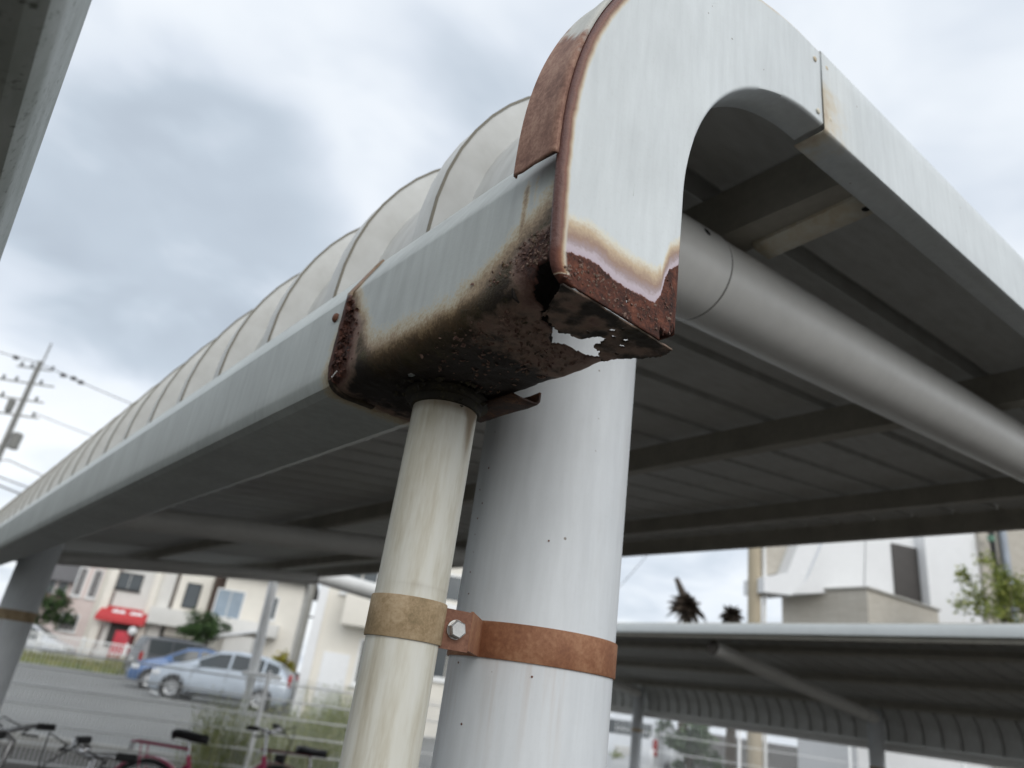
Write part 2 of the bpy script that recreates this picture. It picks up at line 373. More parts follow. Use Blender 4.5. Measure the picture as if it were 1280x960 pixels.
class Shelter:
    """local frame: origin at the foot of post 0; mir=-1 flips the cross direction"""
    def __init__(s, name, label, loc, rz, mir, dz, y0, y1, xend, posts, seed=0):
        s.e = thing(name, label, 'bicycle shelter', loc, rz, 'bicycle shelters'); s.mir = mir; s.dz = dz; s.y0 = y0; s.y1 = y1; s.xe = xend; s.posts = posts
    def P(s, x, y, z): return ((x-PX)*s.mir, y-PY, z+CZ+s.dz)
    def part(s, name, mb, mats, parent=None, loc=(0, 0, 0), **k):
        mb.v = [s.P(*p) for p in mb.v]; return part(name, mb, mats, parent or s.e, loc, **k)
    # roof path of the sheet's flat pan and outward normal
    def roofpath(s, n=14):
        r = .334; cx, cz = .649, .42
        pts = [((cx-r, .355), (-1, 0))]
        for i in range(n+1):
            a = (math.pi/2-TA)*i/n; pts.append(((cx-r*math.cos(a), cz+r*math.sin(a)), (-math.cos(a), math.sin(a))))
        x0, z0 = pts[-1][0]; nn = pts[-1][1]
        for x in (1.2, 2.2, s.xe-.02): pts.append(((x, z0+SL*(x-x0)), nn))
        return pts
    def roof(s):
        prof = [(0, 0), (.1595, 0), (.163, .036), (.194, .036), (.1975, 0), (.2003, 0)]
        path = s.roofpath()
        yy = s.y0+.079
        def sheet(prof):
            mb = MB(); mb.grid([[s.P(p[0]+n[0]*h, y, p[1]+n[1]*h) for (y, h) in prof] for p, n in path]); mb.v = [(a, b+PY, c) for a, b, c in mb.v]; return mb
        me = sheet(prof).mesh('roof_panel', M['sheet'], ang=30)
        sm = sheet([(.1618, .0348), (.1618, .0376), (.1638, .0376), (.1638, .0348), (.1618, .0348)]).mesh('panel_seam', M['seam'])
        n = int(round((s.y1-yy)/.2))
        for i in range(n):
            o = link('roof_panel', me, s.e, (0, yy-PY+i*.2, 0))
            if i < 40: link('panel_seam', sm, o)
        o = link('roof_panel', sheet([(0, 0), (.0785, 0)]).mesh('roof_panel_edge', M['sheet']), s.e, (0, s.y0+.0005-PY, 0))
    def frame(s):
        for x in (.76, 1.9, 3.18 if s.xe > 3.5 else 2.9):
            zt = .668+SL*x
            mb = MB()
            poly = [(x, zt), (x, zt-.082), (x+.066, zt-.082+.008), (x+.066, zt-.055), (x+.0625, zt-.055), (x+.0625, zt-.0715), (x+.0035, zt-.0785), (x+.0035, zt)]
            mb.prism(poly, s.y0+.008, s.y1-.008); s.part('purlin', mb, M['purlin'], smooth=False)
        mb = MB().bbox((s.xe-.02, s.y0+.002, .575+SL*s.xe), (s.xe+.03, s.y1-.002, .715+SL*s.xe), .006); s.part('ridge_trim', mb, M['purlin'])
        for i, py in enumerate(s.posts):
            top = .655
            b = -CZ-s.dz
            mb = MB().lathe([(.0826, b), (.0826, top-.01), (.075, top), (0.001, top)], (PX, py, 0), n=64); p = s.part('post', mb, M['post'], ang=40)
            if i > 0:
                mb = MB().lathe([(.084, -.0), (.0852, .002), (.0852, .045), (.084, .047)], (PX, py, .03), n=40); s.part('clamp_band', mb, M['pband'], p)
            ay = py-.012; ax = lambda x: (x, ay, .514+.1275*x)
            mb = MB().tube([ax(.50), ax(.730)], .0690, 48); a = s.part('arm_sleeve', mb, M['arm'], ang=40)
            mb = MB().tube([ax(.7295), ax(.7345)], .0676, 48); s.part('joint_ring', mb, M['armdark'], a)
            mb = MB().tube([ax(.734), ax(min(3.7, s.xe-.1))], .0672, 48); s.part('arm', mb, M['arm'], ang=40)
            e_ = min(3.7, s.xe-.1); s.part('arm_end_shade', MB().tube([ax(e_+.0005), ax(e_+.012)], .0685, 32), M['armdark'])  # dark disc added over the sky-lit arm end so it reads dim
            if i == 0:
                c0 = Vector(ax(.678)); d = Vector((0, -.93, .37)); c0 = c0+d*.0687
                mb = MB().tube([c0, c0+d*.001], .0062, 16); s.part('bolt_hole', mb, M['dark'], a)
    def gutter_long(s, y0, y1, mat, stain=False):
        prof = [(.2765, .408), (.2526, .3580), (.2515, .3555), (.2515, .3535)]+[(.2515, .3555-(.3555-.2715)*i/8) for i in range(1, 9)]
        prof += [(.2522, .2668), (.2560, .2570), (.2640, .2522), (.2680, .2515)]+[(.2735, .2515), (.300, .2515), (.347, .2515), (.35, .2515), (.362, .2555), (.3685, .266), (.3685, .269), (.3685, .335)]
        ys = [y0+(y1-y0)*i/60 for i in range(61)]
        if stain: ys = [y0+.0015*i for i in range(60)]+[y0+.09+(y1-y0-.09)*i/20 for i in range(21)]
        mb = MB(); mb.grid([[(x, y, z) for x, z in prof] for y in ys])
        rust = []; red = []
        for y in ys:
            for (x, z) in prof:
                d = y-y0
                if stain:
                    lim = .012+.022*smooth((.37-z)/.10)
                    v = .62-.5*d/lim+ .12*nz(z*60, 3.1)
                    t = smooth((.385-z)/.03)
                    rust.append(max(0, v)*.62*t); red.append(max(0, .42-.42*d/(lim*.8))*t if z < .35 else 0)
                else: rust.append(0); red.append(0)
        o = s.part('gutter', mb, mat, attrs={'rust': rust, 'red': red}, ang=14); solid(o, .0015); return o

sh = Shelter('bicycle_shelter', 'pale steel shelter with rust-eaten gutter corner and downpipe in the foreground', (PX, PY, 0), 0, 1, 0, .30, 9.98, 4.0, [PY, PY+3.74, PY+7.5])
sh.roof(); sh.frame()
# ---- curved end fascia of the main shelter
def fascia_paths(nleg=44, narc=70):
    o = []; i = []
    leg_o = [(.2655, .2500), (.2585, .2512), (.2525, .2550), (.2485, .2610), (.2468, .2680)]
    def lego(t):                        # bottom corner rounded, then nearly straight
        if t < .25:
            k = t/.25*4; a = int(min(3, k)); f = k-a
            return tuple(leg_o[a][c]+(leg_o[a+1][c]-leg_o[a][c])*f for c in (0, 1))
        t = (t-.25)/.75; return (.2468-.0058*math.sin(t*math.pi/2), .268+(.373-.268)*t)
    for k in range(nleg):
        t = k/nleg; o.append(lego(t)); i.append((.372+.002*t, .250+.134*t))
    for k in range(narc+1):
        a = (math.pi/2-TA)*k/narc
        o.append((.629-.388*math.cos(a), .373+.388*math.sin(a))); i.append((.634-.26*math.cos(a), .384+.26*math.sin(a)))
    for k in range(1, 7):
        o.append((o[nleg+narc][0]+(.6145-o[nleg+narc][0])*k/6, o[nleg+narc][1]+SL*(.6145-o[nleg+narc][0])*k/6)); i.append((i[nleg+narc][0]+(.6145-i[nleg+narc][0])*k/6, i[nleg+narc][1]+SL*(.6145-i[nleg+narc][0])*k/6))
    return o, i
FO, FI = fascia_paths()
RB = [(.2404, .2720), (.2504, .2700), (.2639, .2737), (.282, .277), (.3059, .2727), (.3322, .2746), (.3455, .2765), (.3510, .284), (.3550, .300), (.3600, .313), (.3732, .3245)]
FY = .300
NC = 84
us = [j/NC for j in range(NC+1)]
rows = []; rust = []; edge = []
arcl = 0
for idx, (po, pi) in enumerate(zip(FO, FI)):
    row = []; w_ = math.hypot(po[0]-pi[0], po[1]-pi[1])
    dx, dz_ = (po[0]-pi[0])/w_, (po[1]-pi[1])/w_
    re = .005
    cs = [(0, .036), (0, .018), (0, .004), (.0012, .001)]+[(.003+(w_-re-.003)*u, 0) for u in us]+[(w_-re+re*math.sin(a), re-re*math.cos(a)) for a in (R(30), R(60), R(90))]+[(w_, .03 if po[1] > .352 else .0062)]
    fade = 1-.55*smooth((idx-70)/50)
    for (uu, yo) in cs:
        x, z = pi[0]+dx*uu, pi[1]+dz_*uu
        dent = .0012*nz(x, z, 0, 14)
        row.append((x, FY+yo+(dent if yo == 0 else 0), z))
        d = interp(x, RB)-z             # >0 inside rust
        wd = .036 if x < .35 else .03
        v = .66+d/wd*.62 if d < 0 else .70+min(.3, d/.01*.25)
        if z > .36: v = min(v, .3*max(0, 1-(z-.36)/.04))
        rust.append(max(0, v)); de = w_-uu
        edge.append(max(0, 1-de/.0135)*fade if z > .2555 else 0)
    rows.append(row)
def keep_f(i, j):
    x, y, z = rows[i][min(j, len(rows[i])-1)]
    if z > .275: return True
    if x > .354 and z < .2555+.005*nz(x, z, 1.3, 210)+.004*nz(x, z, 4, 520)+(.007 if x > .3655 else 0): return False
    return not (abs(x-.318) < .0016 and abs(z-.262) < .0012)
mb = MB(); mb.grid(rows, keep=keep_f)
fa = sh.part('end_fascia', mb, M['fascia'], attrs={'rust': rust, 'edge': edge}, ang=50); solid(fa, .0016)
# straight continuation of the fascia, beyond the joint
rows = []
for x in [.6155+(sh.xe-.6155)*i/24 for i in range(25)]:
    zi = .6375+SL*(x-.62); zo = zi+.1258
    rows.append([(x, .337, zi-.0015), (x, .302, zi-.0015), (x, .2988, zi), (x, .2985, zi+.003)]+[(x, .2985, zi+.003+(zo-zi-.006)*j/6) for j in range(1, 7)]+[(x, .3, zo), (x, .33, zo)])
mb = MB(); mb.grid(rows); na = len(mb.v)
f2 = sh.part('end_fascia', mb, M['fascia'], attrs={'rust': [0]*na, 'edge': [max(0, .40-(p[0]-.6155)*150) if abs(p[2]-.66) < .04 else max(0, .22-(p[0]-.6155)*150) for r_ in rows for p in r_]}, ang=30); solid(f2, .0015)
for (x, z) in ((.602, .655), (.629, .662), (.600, .735), (.627, .742)):
    mb = MB().lathe([(.0036, .0005), (.0032, -.0004), (.002, -.0009), (.0003, -.001)], (x, FY-.0012, z), 'Y', 14); sh.part('rivet', mb, M['cream'], fa)
# far end fascia
mb = MB(); rows = [[(pi[0], 9.99, pi[1]), (po[0], 9.99, po[1])] for po, pi in zip(FO[::6]+[(sh.xe, .685+SL*sh.xe)], FI[::6]+[(sh.xe, .558+SL*sh.xe)])]
mb.grid(rows); solid(sh.part('end_fascia', mb, M['arm']), .03)
# roof-edge flashing over the curve
rows = []; rust = []
pts = [p for p in FO if p[1] > .345]
for j, (x, z) in enumerate(pts+[(1.2, .764+SL*.585), (2.4, .764+SL*1.785), (sh.xe, .764+SL*(sh.xe-.615))]):
    if j < len(pts):
        a = max(0, math.asin(min(1, max(0, (z-.373)/.388)))); nx, nzz = -math.cos(a), math.sin(a)
    else: nx, nzz = -math.sin(TA), math.cos(TA)
    row = []
    for (y, h) in ((.3035, .0005), (.3042, .0030), (.306, .0042), (.312, .0040), (.325, .0042), (.338, .0040), (.3465, .0052), (.3472, .0020)):
        row.append((x+nx*h, y+.0012*nz(x*9, z*9)*(1 if y > .34 else 0), z+nzz*h))
        zz = z+(.33-y)*1.1
        rust.append(max(0, min(1, 1.15-smooth((zz-.415)/.14)*1.1)) if j < len(pts) else 0)
    rows.append(row)
mb = MB(); mb.grid(rows); fl = sh.part('edge_flashing', mb, M['flash'], attrs={'rust': rust}, ang=40); solid(fl, .0012)
# folded lower rim of the fascia seen from below: ragged, perforated plate
def plate(x0, x1, y0, y1, z, keep, st=.0011, wob=.0015):
    nx, ny = int((x1-x0)/st), int((y1-y0)/st)
    rows = [[(x0+(x1-x0)*i/nx, y0+(y1-y0)*j/ny, z+wob*nz(x0+i*st, j*st, z, 40)+wob*.5*nz(i*st, j*st, z, 160)) for i in range(nx+1)] for j in range(ny+1)]
    mb = MB(); mb.grid(rows, keep=lambda j, i: keep((rows[j][i][0]+rows[j+1][i+1][0])/2, (rows[j][i][1]+rows[j+1][i+1][1])/2)); return mb
def keep_rim(x, y):
    n = .010*nz(x, y, 3, 95)+.004*nz(x, y, 5, 330)
    lim = interp(x, [(.258, .343), (.289, .3445), (.300, .3475), (.312, .348), (.3185, .345), (.3225, .330), (.327, .329), (.331, .338), (.343, .3535), (.3535, .352), (.364, .332), (.372, .322)])
    if y > lim+n*.75 or x < .2580+(y-.302)*.53+n*.35 or x > .371-.35*max(0, y-.315)+n*.4: return False
    for (cx, cy, r) in ((.322, .3165, .0022), (.3305, .3225, .0030), (.338, .319, .0020), (.3245, .3085, .0012), (.3445, .3265, .0016), (.312, .331, .0014), (.350, .338, .0022)):
        if math.hypot(x-cx, (y-cy)*1.2) < r+n*.25: return False
    return True
mb = plate(.258, .372, .3012, .358, .2496, keep_rim); na = len(mb.v)
solid(sh.part('fascia_rim', mb, M['gutter'], fa, attrs={'rust': [.85]*na, 'red': [.30+.25*nz(p[0], p[1], 2, 70) for p in mb.v]}), .0015)
# ---- gutter: corroded end piece, joint and long run
Y0, Y1 = .3065, .622
prof = [(.2755, .409), (.270, .3985), (.262, .3815), (.2500, .3565)]+[(.2500, .3565-(.3565-.2700)*i/30) for i in range(1, 31)]
prof += [(.2700-.02*math.cos(R(a)), .2700-.02*math.sin(R(a))) for a in range(9, 91, 9)]+[(.270+.082*i/36, .2500) for i in range(1, 37)]
prof += [(.352+.018*math.sin(R(a)), .268-.018*math.cos(R(a))) for a in range(15, 91, 15)]+[(.370, .268+.07*i/16) for i in range(1, 17)]
arcs = [0]
for a, b in zip(prof, prof[1:]): arcs.append(arcs[-1]+math.hypot(a[0]-b[0], a[1]-b[1]))
s_face = arcs[3]
GB = [(.300, .326), (.3126, .317), (.3356, .303), (.3515, .294), (.3843, .2745), (.4228, .2625), (.4927, .2631), (.5407, .2658), (.5600, .285), (.5746, .306), (.590, .325), (.606, .345), (.622, .372)]
ny = 190; ysg = [Y0+(Y1-Y0)*i/ny for i in range(ny+1)]
rows = []; rust = []; red = []
for y in ysg:
    row = []
    for k_, (x, z) in enumerate(prof):
        ss = arcs[k_]
        bz = interp(y, GB)
        sb = s_face+(.3565-bz)         # arclength of the stain boundary
        d = ss-sb
        bottom = smooth((ss-(s_face+.092))/.02)
        wob = .0022*nz(x, y, z, 30)*bottom+.0012*nz(x, y, z, 110)*bottom
        row.append((x-wob*.3, y, z+wob))
        v = .38+d/.030*.34
        if d > 0: v = .38+min(.62, d/.030*.42)
        st = 0
        if ss > s_face-.004 and y < .362:   # run-off below the flashing corner
            st = (.36*math.exp(-((y-.3455)/.0042)**2)+.18*math.exp(-((y-.335)/.003)**2))*smooth((ss-s_face+.004)/.02)
        if ss < s_face: v = min(v, .10)
        rust.append(max(0, v, st if v < .4 else 0))
        j_ = max(0, 1-(Y1-y)/(.024+.046*smooth((.345-z)/.05)))*smooth((.36-z)/.02)*(.35+.65*smooth((z-.250)/.012))*1.1 if ss >= s_face else 0
        j2 = max(0, 1-(y-Y0)/.065)*smooth((.308-z)/.028)*1.0 if ss >= s_face else 0
        j3 = .41*smooth((ss-s_face-.085)/.03)*smooth((.47-y)/.09)
        red.append(max(j_*.92, j2, j3))
    rows.append(row)
def keep_g(i, j):
    x, y, z = rows[i][j]; ss = arcs[j]
    n = .010*nz(x, y, 1, 80)+.004*nz(x, y, 9, 300)
    if ss < s_face+.0885: return True
    if ss > s_face+.205: return y > .4385+.004*nz(x, z, 2, 120)
    lim = interp(x, [(.248, .321), (.262, .333), (.285, .351), (.3087, .3657), (.3332, .3645), (.3516, .3575), (.362, .350), (.372, .347)])
    if y < lim+n*.6: return False
    if ss > s_face+.194 and y < .42: return True
    return not (abs(x-.281-.2*(y-.52)) < .0035+n*.2 and abs(y-.5215) < .0062+n*.2)
mb = MB(); mb.grid(rows, keep=keep_g)
ge = sh.part('gutter_end_piece', mb, M['gutter'], attrs={'rust': rust, 'red': red}, ang=50); solid(ge, .0014)
mb = MB().grid([[(x, .352+.010*nz(x, z, 0, 30), z) for z in (.2525, .27, .29, .31, .335)] for x in (.2525, .262, .272, .282, .292, .302)])  # added near-black plate standing in for the shaded inside of the gutter
solid(sh.part('cavity_shade_plate', mb, M['gutter'], ge, attrs={'rust': [1.0]*30, 'red': [0]*30}), .0014)
# pale chip bridging the small hole
mb = plate(.2765, .2855, .514, .529, .2525, lambda x, y: abs(x-.281)+abs(y-.5215)*.6 < .0062+.002*nz(x, y, 0, 400), .0009); sh.part('pale_chip', mb, M['whitepaint'], ge)
# torn inner lip inside the corroded corner
mb = MB().tube([(.2515, .308, .2765), (.254, .332, .2755), (.257, .356, .2715)], [.0012, .0018, .001], 8); sh.part('torn_lip', mb, M['tab'], ge)
gl = sh.gutter_long(.6205, 9.95, M['gutter'], stain=True)
# joint strap with thick scabby rust
rows = []; rr = []; rd = []
jp = [p for p in prof[:58] if p[1] < .415]
for (yy, h) in ((.6165, .0004), (.6175, .0026), (.6215, .0030), (.6245, .0026), (.6255, .0002)):
    row = []
    for (x, z) in jp:
        nx, nzz = (-1, 0) if z > .27 else ((-.6, -.8) if x < .265 else (0, -1))
        if z > .357: nx, nzz = -.9, .43
        row.append((x+nx*h, yy+.0014*nz(x, z, 4, 90)+(.010 if z > .357 else .010*smooth((z-.30)/.05))*0, z+nzz*h)); rr.append(.42 if z > .35 else .75); rd.append(.35 if z > .352 else (.9 if z > .262 else .25))
    rows.append(row)
mb = MB(); mb.grid(rows); sh.part('joint_strap', mb, M['gutter'], ge, attrs={'rust': rr, 'red': rd})
# scabs of flaking rust beside the joint
mb = MB()
rs_ = random.Random(3)
for i in range(150):
    z = rs_.uniform(.258, .345); y = .6165-abs(rs_.gauss(0, .014)) if z < .33 else .6165-abs(rs_.gauss(0, .004)); r = rs_.uniform(.0008, .0028)
    c = Vector((.2493-rs_.uniform(0, .0012)+(max(0, .270-z)*.35), y, z)); tilt = Vector((rs_.gauss(0, 1), rs_.gauss(0, .6), rs_.gauss(0, .6))).normalized(); o_ = tilt.orthogonal(); p_ = tilt.cross(o_)
    n_ = rs_.randint(4, 6); mb.add([c+(o_*math.cos(6.283*q/n_)+p_*math.sin(6.283*q/n_))*r*rs_.uniform(.6, 1.3) for q in range(n_)]+[c+tilt*r*.6], [(q, (q+1) % n_, n_) for q in range(n_)])
o = sh.part('rust_scabs', mb, M['gutter'], ge, attrs={'rust': [.7]*len(mb.v), 'red': [1]*len(mb.v)}, smooth=False); o['kind'] = 'stuff'
mb = MB(); rs_ = random.Random(8)
def flake(c, r, nrm):
    o_ = nrm.orthogonal().normalized(); o_.rotate(Matrix.Rotation(rs_.uniform(0, 6.28), 3, nrm)); p_ = nrm.cross(o_); n_ = rs_.randint(4, 7)
    mb.add([c+(o_*math.cos(6.283*q/n_)+p_*math.sin(6.283*q/n_)*rs_.uniform(.4, 1))*r*rs_.uniform(.6, 1.4) for q in range(n_)]+[c+nrm*r*rs_.uniform(.2, .7)], [(q, (q+1) % n_, n_) for q in range(n_)])
for i in range(330):
    x, y = rs_.uniform(.256, .349), .355+abs(rs_.gauss(0, .07))
    if y > .50 or math.hypot(x-QX0, y-QY0) < .045: continue
    lim = interp(x, [(.248, .321), (.262, .333), (.285, .351), (.3087, .3657), (.3332, .3645), (.3516, .3575), (.362, .350), (.372, .347)])
    if y < lim+.002: continue
    flake(Vector((x, y, .2492+.003*nz(x, y, .25, 30)+max(0, .268-x)**2*12)), rs_.uniform(.0006, .0026), Vector((rs_.gauss(0, .5), rs_.gauss(-.3, .5), -1)).normalized())
for i in range(150):
    y = .309+abs(rs_.gauss(0, .028)); z = rs_.uniform(.268, .300-.2*(y-.309)); flake(Vector((.2497, y, z)), rs_.uniform(.0006, .0022), Vector((-1, rs_.gauss(0, .4), rs_.gauss(0, .4))).normalized())
for i in range(150):
    x = rs_.uniform(.256, .366); zt = interp(x, RB)-.002; z = rs_.uniform(.2515, max(.253, zt)); flake(Vector((x, .2996, z)), rs_.uniform(.0005, .0017), Vector((rs_.gauss(0, .4), -1, rs_.gauss(0, .4))).normalized())
o = sh.part('rust_flakes', mb, M['gutter'], ge, attrs={'rust': [.72]*len(mb.v), 'red': [.25+.35*rs_.random() for _ in mb.v]}, smooth=False); o['kind'] = 'stuff'
mb = MB().tube([(.2488, .604, .2635), (.2478, .607, .2600), (.2485, .611, .2585), (.2492, .6145, .2605)], .0005, 6); sh.part('paint_curl', mb, M['whitepaint'], ge)
mb = MB().lathe([(.0052, .0005), (.005, -.0012), (.0035, -.0026), (.0003, -.0032)], (.2508, .6475, .3375), 'X', 20); sh.part('rivet', mb, M['tab'], gl)
# rusted bracket under the gutter
mb = MB().grid([[(x, y, z+.0008*nz(x, y, 0, 60)) for (x, z) in ((.352, .2470), (.362, .2462), (.372, .2465), (.3815, .2472), (.3835, .250), (.3835, .2585))] for y in (.462, .475, .490, .510, .530, .545)])
solid(sh.part('gutter_bracket', mb, M['bracket']), .002)
# purlin clip between fascia and arm
mb = MB().grid([[(x, y, z) for (x, z) in ((.798-.0+.06*(y-.33), .708), (.800+.06*(y-.33), .684), (.806+.06*(y-.33), .681), (.842+.06*(y-.33), .6835))] for y in (.332, .38, .384, .45, .495, .515)])
cl = solid(sh.part('purlin_clip', mb, M['cream']), .0025)
mb = MB().tube([(.826, .350, .6805), (.826, .350, .6795)], .006, 14); sh.part('bolt_hole', mb, M['dark'], cl)
# ---- downpipe with collar and clamp
QX, QY = .332, .533
zs = [-CZ+.02]+[-.6, -.25, -.15]+[-.12+.0075*i for i in range(48)]; zs = [z for z in zs if z < .24]+[.2435]
rows = []; rust = []
for z in zs:
    row = []
    for kx in range(49):
        a = 2*math.pi*kx/48; row.append((QX+.030*math.cos(a), QY+.030*math.sin(a), z))
        da = (a-R(292)); r0 = .85*math.exp(-(da/.22)**2)*smooth((z-.165)/.07)+.45*smooth((z-.223)/.012)+.42*math.exp(-((z-.073)/.006)**2)+.20*math.exp(-((z-.026)/.005)**2)+.22*smooth((z-.08)/.15)
        rust.append(r0)
    rows.append(row)
mb = MB(); mb.grid(rows); dp = sh.part('downpipe', mb, M['pvc'], attrs={'rust': rust}, ang=40)
mb = MB().lathe([(.0302, .2355), (.0325, .236), (.0335, .239), (.034, .2425), (.039, .244), (.040, .249), (.038, .2515)], (QX, QY, 0), n=40); sh.part('drain_collar', mb, M['collar'], dp)
rs_ = random.Random(5); mb = MB()
for i in range(90):
    a = rs_.uniform(0, 6.283); r0 = rs_.uniform(.033, .050); c = Vector((QX+r0*math.cos(a), QY+r0*math.sin(a), .2485-max(0, .043-r0)*rs_.uniform(.2, 1.6))); r = rs_.uniform(.001, .0035)
    n_ = 5; mb.add([c+Vector((math.cos(6.283*q/n_)*r*rs_.uniform(.6, 1.4), math.sin(6.283*q/n_)*r*rs_.uniform(.6, 1.4), rs_.uniform(-.3, .3)*r)) for q in range(n_)]+[c-Vector((0, 0, r*.8))], [(q, (q+1) % n_, n_) for q in range(n_)])
o = sh.part('moss_crumbs', mb, M['collar'], dp, smooth=False); o['kind'] = 'stuff'
Z0, Z1 = .0332, .0655
mb = MB().lathe([(.0305, Z0), (.0316, Z0), (.0320, Z0+.001), (.0320, Z1-.001), (.0316, Z1), (.0305, Z1)], (QX, QY, 0), n=56); sh.part('pipe_band', mb, M['pband'], dp)
mb = MB().lathe([(.0830, Z0+.0005), (.0843, Z0), (.0848, Z0+.001), (.0848, Z1-.001), (.0843, Z1), (.0830, Z1)], (PX, PY, 0), n=96); bd = sh.part('post_band', mb, M['oband'])
# clamp ears joining both bands, hex bolt
ear = [Vector((.3555, .5085)), Vector((.3905, .4988)), Vector((.4315, .5600))]
def ribbon(a, b, th, z0, z1):
    d = (b-a).normalized(); n = Vector((-d.y, d.x))*th
    return MB().prism([tuple(a), tuple(b), tuple(b+n), tuple(a+n)], z0, z1, ax='Z')
mb = ribbon(Vector((.3535, .5147)), Vector((.3808, .5084)), .0032, Z0-.0015, Z1-.002); tb = sh.part('clamp_ear', mb, M['tab'], bd, smooth=False)
mb = ribbon(Vector((.3812, .5082)), Vector((.4375, .5640)), .0022, Z0, Z1-.001); sh.part('clamp_ear', mb, M['oband'], bd, smooth=False)
bc = Vector((.3672, .5114, .0478)); bd_dir = Vector((-.225, -.974, 0))
mb = MB().tube([bc, bc+bd_dir*.0016], .0078, 24); sh.part('washer', mb, M['steel'], bd)
mb = MB().tube([bc+bd_dir*.0018, bc+bd_dir*.0068, bc+bd_dir*.0078], [.0074, .0074, .0062], 6); sh.part('hex_bolt', mb, M['steel'], bd, smooth=False)

mb = MB(); rs_ = random.Random(12)
for (px, py) in ((600, 612), (603, 629), (597, 648), (594, 668), (592, 690), (588, 715), (586, 742), (611, 585), (577, 905), (573, 828), (686, 676), (665, 846)):
    d = CF+CR*((px-640)/FPX)-CU*((py-480)/FPX); a_ = d.x**2+d.y**2; b_ = -2*(d.x*PX+d.y*PY); c_q = PX**2+PY**2-.0828**2; t = (-b_-math.sqrt(max(0, b_*b_-4*a_*c_q)))/(2*a_)
    p = d*t; n_ = Vector((p.x-PX, p.y-PY, 0)).normalized(); mb.tube([p, p+n_*.0003], rs_.uniform(.0005, .0013), 7)
o = sh.part('rust_pits', mb, M['tab']); o['kind'] = 'stuff'
# ---- twin shelter behind the camera's left shoulder
s3 = Shelter('bicycle_shelter', 'algae-speckled gutter of the neighbouring shelter overhead, cut off by the upper left corner', (.217-PX, PY, 0), 0, -1, 0, .12, 9.9, 3.6, [PY+.6, PY+4.3, PY+8.0])
s3.roof(); s3.frame(); s3.gutter_long(.125, 9.8, M['algae'])
rows = [[(pi[0], .118, pi[1]), (po[0], .118, po[1])] for po, pi in zip(FO[::6]+[(s3.xe, .685+SL*s3.xe)], FI[::6]+[(s3.xe, .558+SL*s3.xe)])]
mb = MB(); mb.grid(rows); solid(s3.part('end_fascia', mb, M['arm']), .03)
# ---- opposite shelter across the aisle
s2 = Shelter('bicycle_shelter', 'dark-roofed shelter across the aisle with a pale front edge, low at the right', (9.1, 4.21, 0), R(-5), -1, -.19, PY-5.9, PY+6.4, 3.42, [PY-3.8, PY, PY+3.8])
s2.roof(); s2.frame(); s2.gutter_long(s2.y0, s2.y1, M['arm'])
mb = MB().bbox((s2.xe+.02, s2.y0-.03, .61+SL*s2.xe), (s2.xe+.075, s2.y1+.03, .70+SL*s2.xe), .012); s2.part('front_edge_trim', mb, plain('pale_trim_enamel', (.76, .80, .80), .5, var=.06, scale=2))
for yq in (s2.y0-.02, s2.y1-.01):
    rows = [[(pi[0], yq, pi[1]), (po[0], yq, po[1])] for po, pi in zip(FO[::6]+[(s2.xe, .685+SL*s2.xe)], FI[::6]+[(s2.xe, .558+SL*s2.xe)])]
    mb = MB(); mb.grid(rows); solid(s2.part('end_fascia', mb, M['arm']), .03)

# ------------------------------------------------------------------ wire fences
def wire_fence(label, a, b, h, step=.05, hs=.2, base=0, posts=2.0, r=.0022, rf=1.9):
    a = Vector((a.x, a.y, base)); b = Vector((b.x, b.y, base)); d = (b-a); ln = d.length; d.normalize(); rz = math.atan2(d.y, d.x)
    e = thing('mesh_fence', label, 'fence', a, rz, 'wire mesh fences')
    mb = MB(); n = int(ln/step)
    for i in range(n+1): mb.tube([(i*step, 0, .04), (i*step, 0, h)], r, 3, False)
    o = part('wire_mesh', mb, M['whitepaint'], e, smooth=False); o['kind'] = 'stuff'
    z = .06
    mr = MB().tube([(0, 0, 0), (ln, 0, 0)], r*rf, 6).mesh('rail_wire', M['whitepaint'])
    while z < h+.01:
        link('rail_wire', mr, e, (0, .005, z)); z += hs
    mp = MB().lathe([(.028, 0), (.028, h+.03), (.02, h+.045), (.001, h+.05)], (0, 0, 0), n=14).mesh('fence_post', M['whitepaint'])
    x = .35
    while x < ln: link('fence_post', mp, e, (x, -.045, 0)); x += posts
    return e
fa_, fb_ = at(0, 785, 9.4), at(280, 824, 10.1); fd = (fb_-fa_); fd.z = 0; fd.normalize()
p1_ = at(335, 850, 10.2); tpost = (p1_-fa_).dot(fd)
wire_fence('white wire mesh fence on thin posts in front of the car park', fa_+fd*(tpost-8.35), fa_+fd*(tpost+3.6), 1.34, r=.0056, posts=4.0)
qa, qb = at(770, 905, 15.5), at(1400, 990, 14.0)
wire_fence('pale wire mesh fence behind the low eave of the opposite shelter', qa, qb, 1.75, .07, .3, r=.006, rf=1.1)
# white railing on the verge at the far side of the car park
a, b = at(-60, 772, 37), at(172, 806, 37.8)
a.z = b.z = LOTZ+.22; d = b-a; rl = thing('roadside_railing', 'long low white railing above the grass verge before the houses', 'railing', a, math.atan2(d.y, d.x))
mbar = MB().bbox((-.018, -.018, .05), (.018, .018, .98), .004).mesh('baluster', M['whitepaint'])
for z in (.12, .55, .98): part('rail', MB().bbox((0, -.03, z), (d.length, .03, z+.06), .008), M['whitepaint'], rl)
x = 0
while x < d.length: link('baluster', mbar, rl, (x, .001, 0)); x += .16 if x > -1 else 1
mpp = MB().bbox((-.045, -.045, 0), (.045, .045, 1.12), .01).mesh('railing_post', M['whitepaint'])
x = 0.08
while x < d.length: link('railing_post', mpp, rl, (x, .06, 0)); x += 2.0

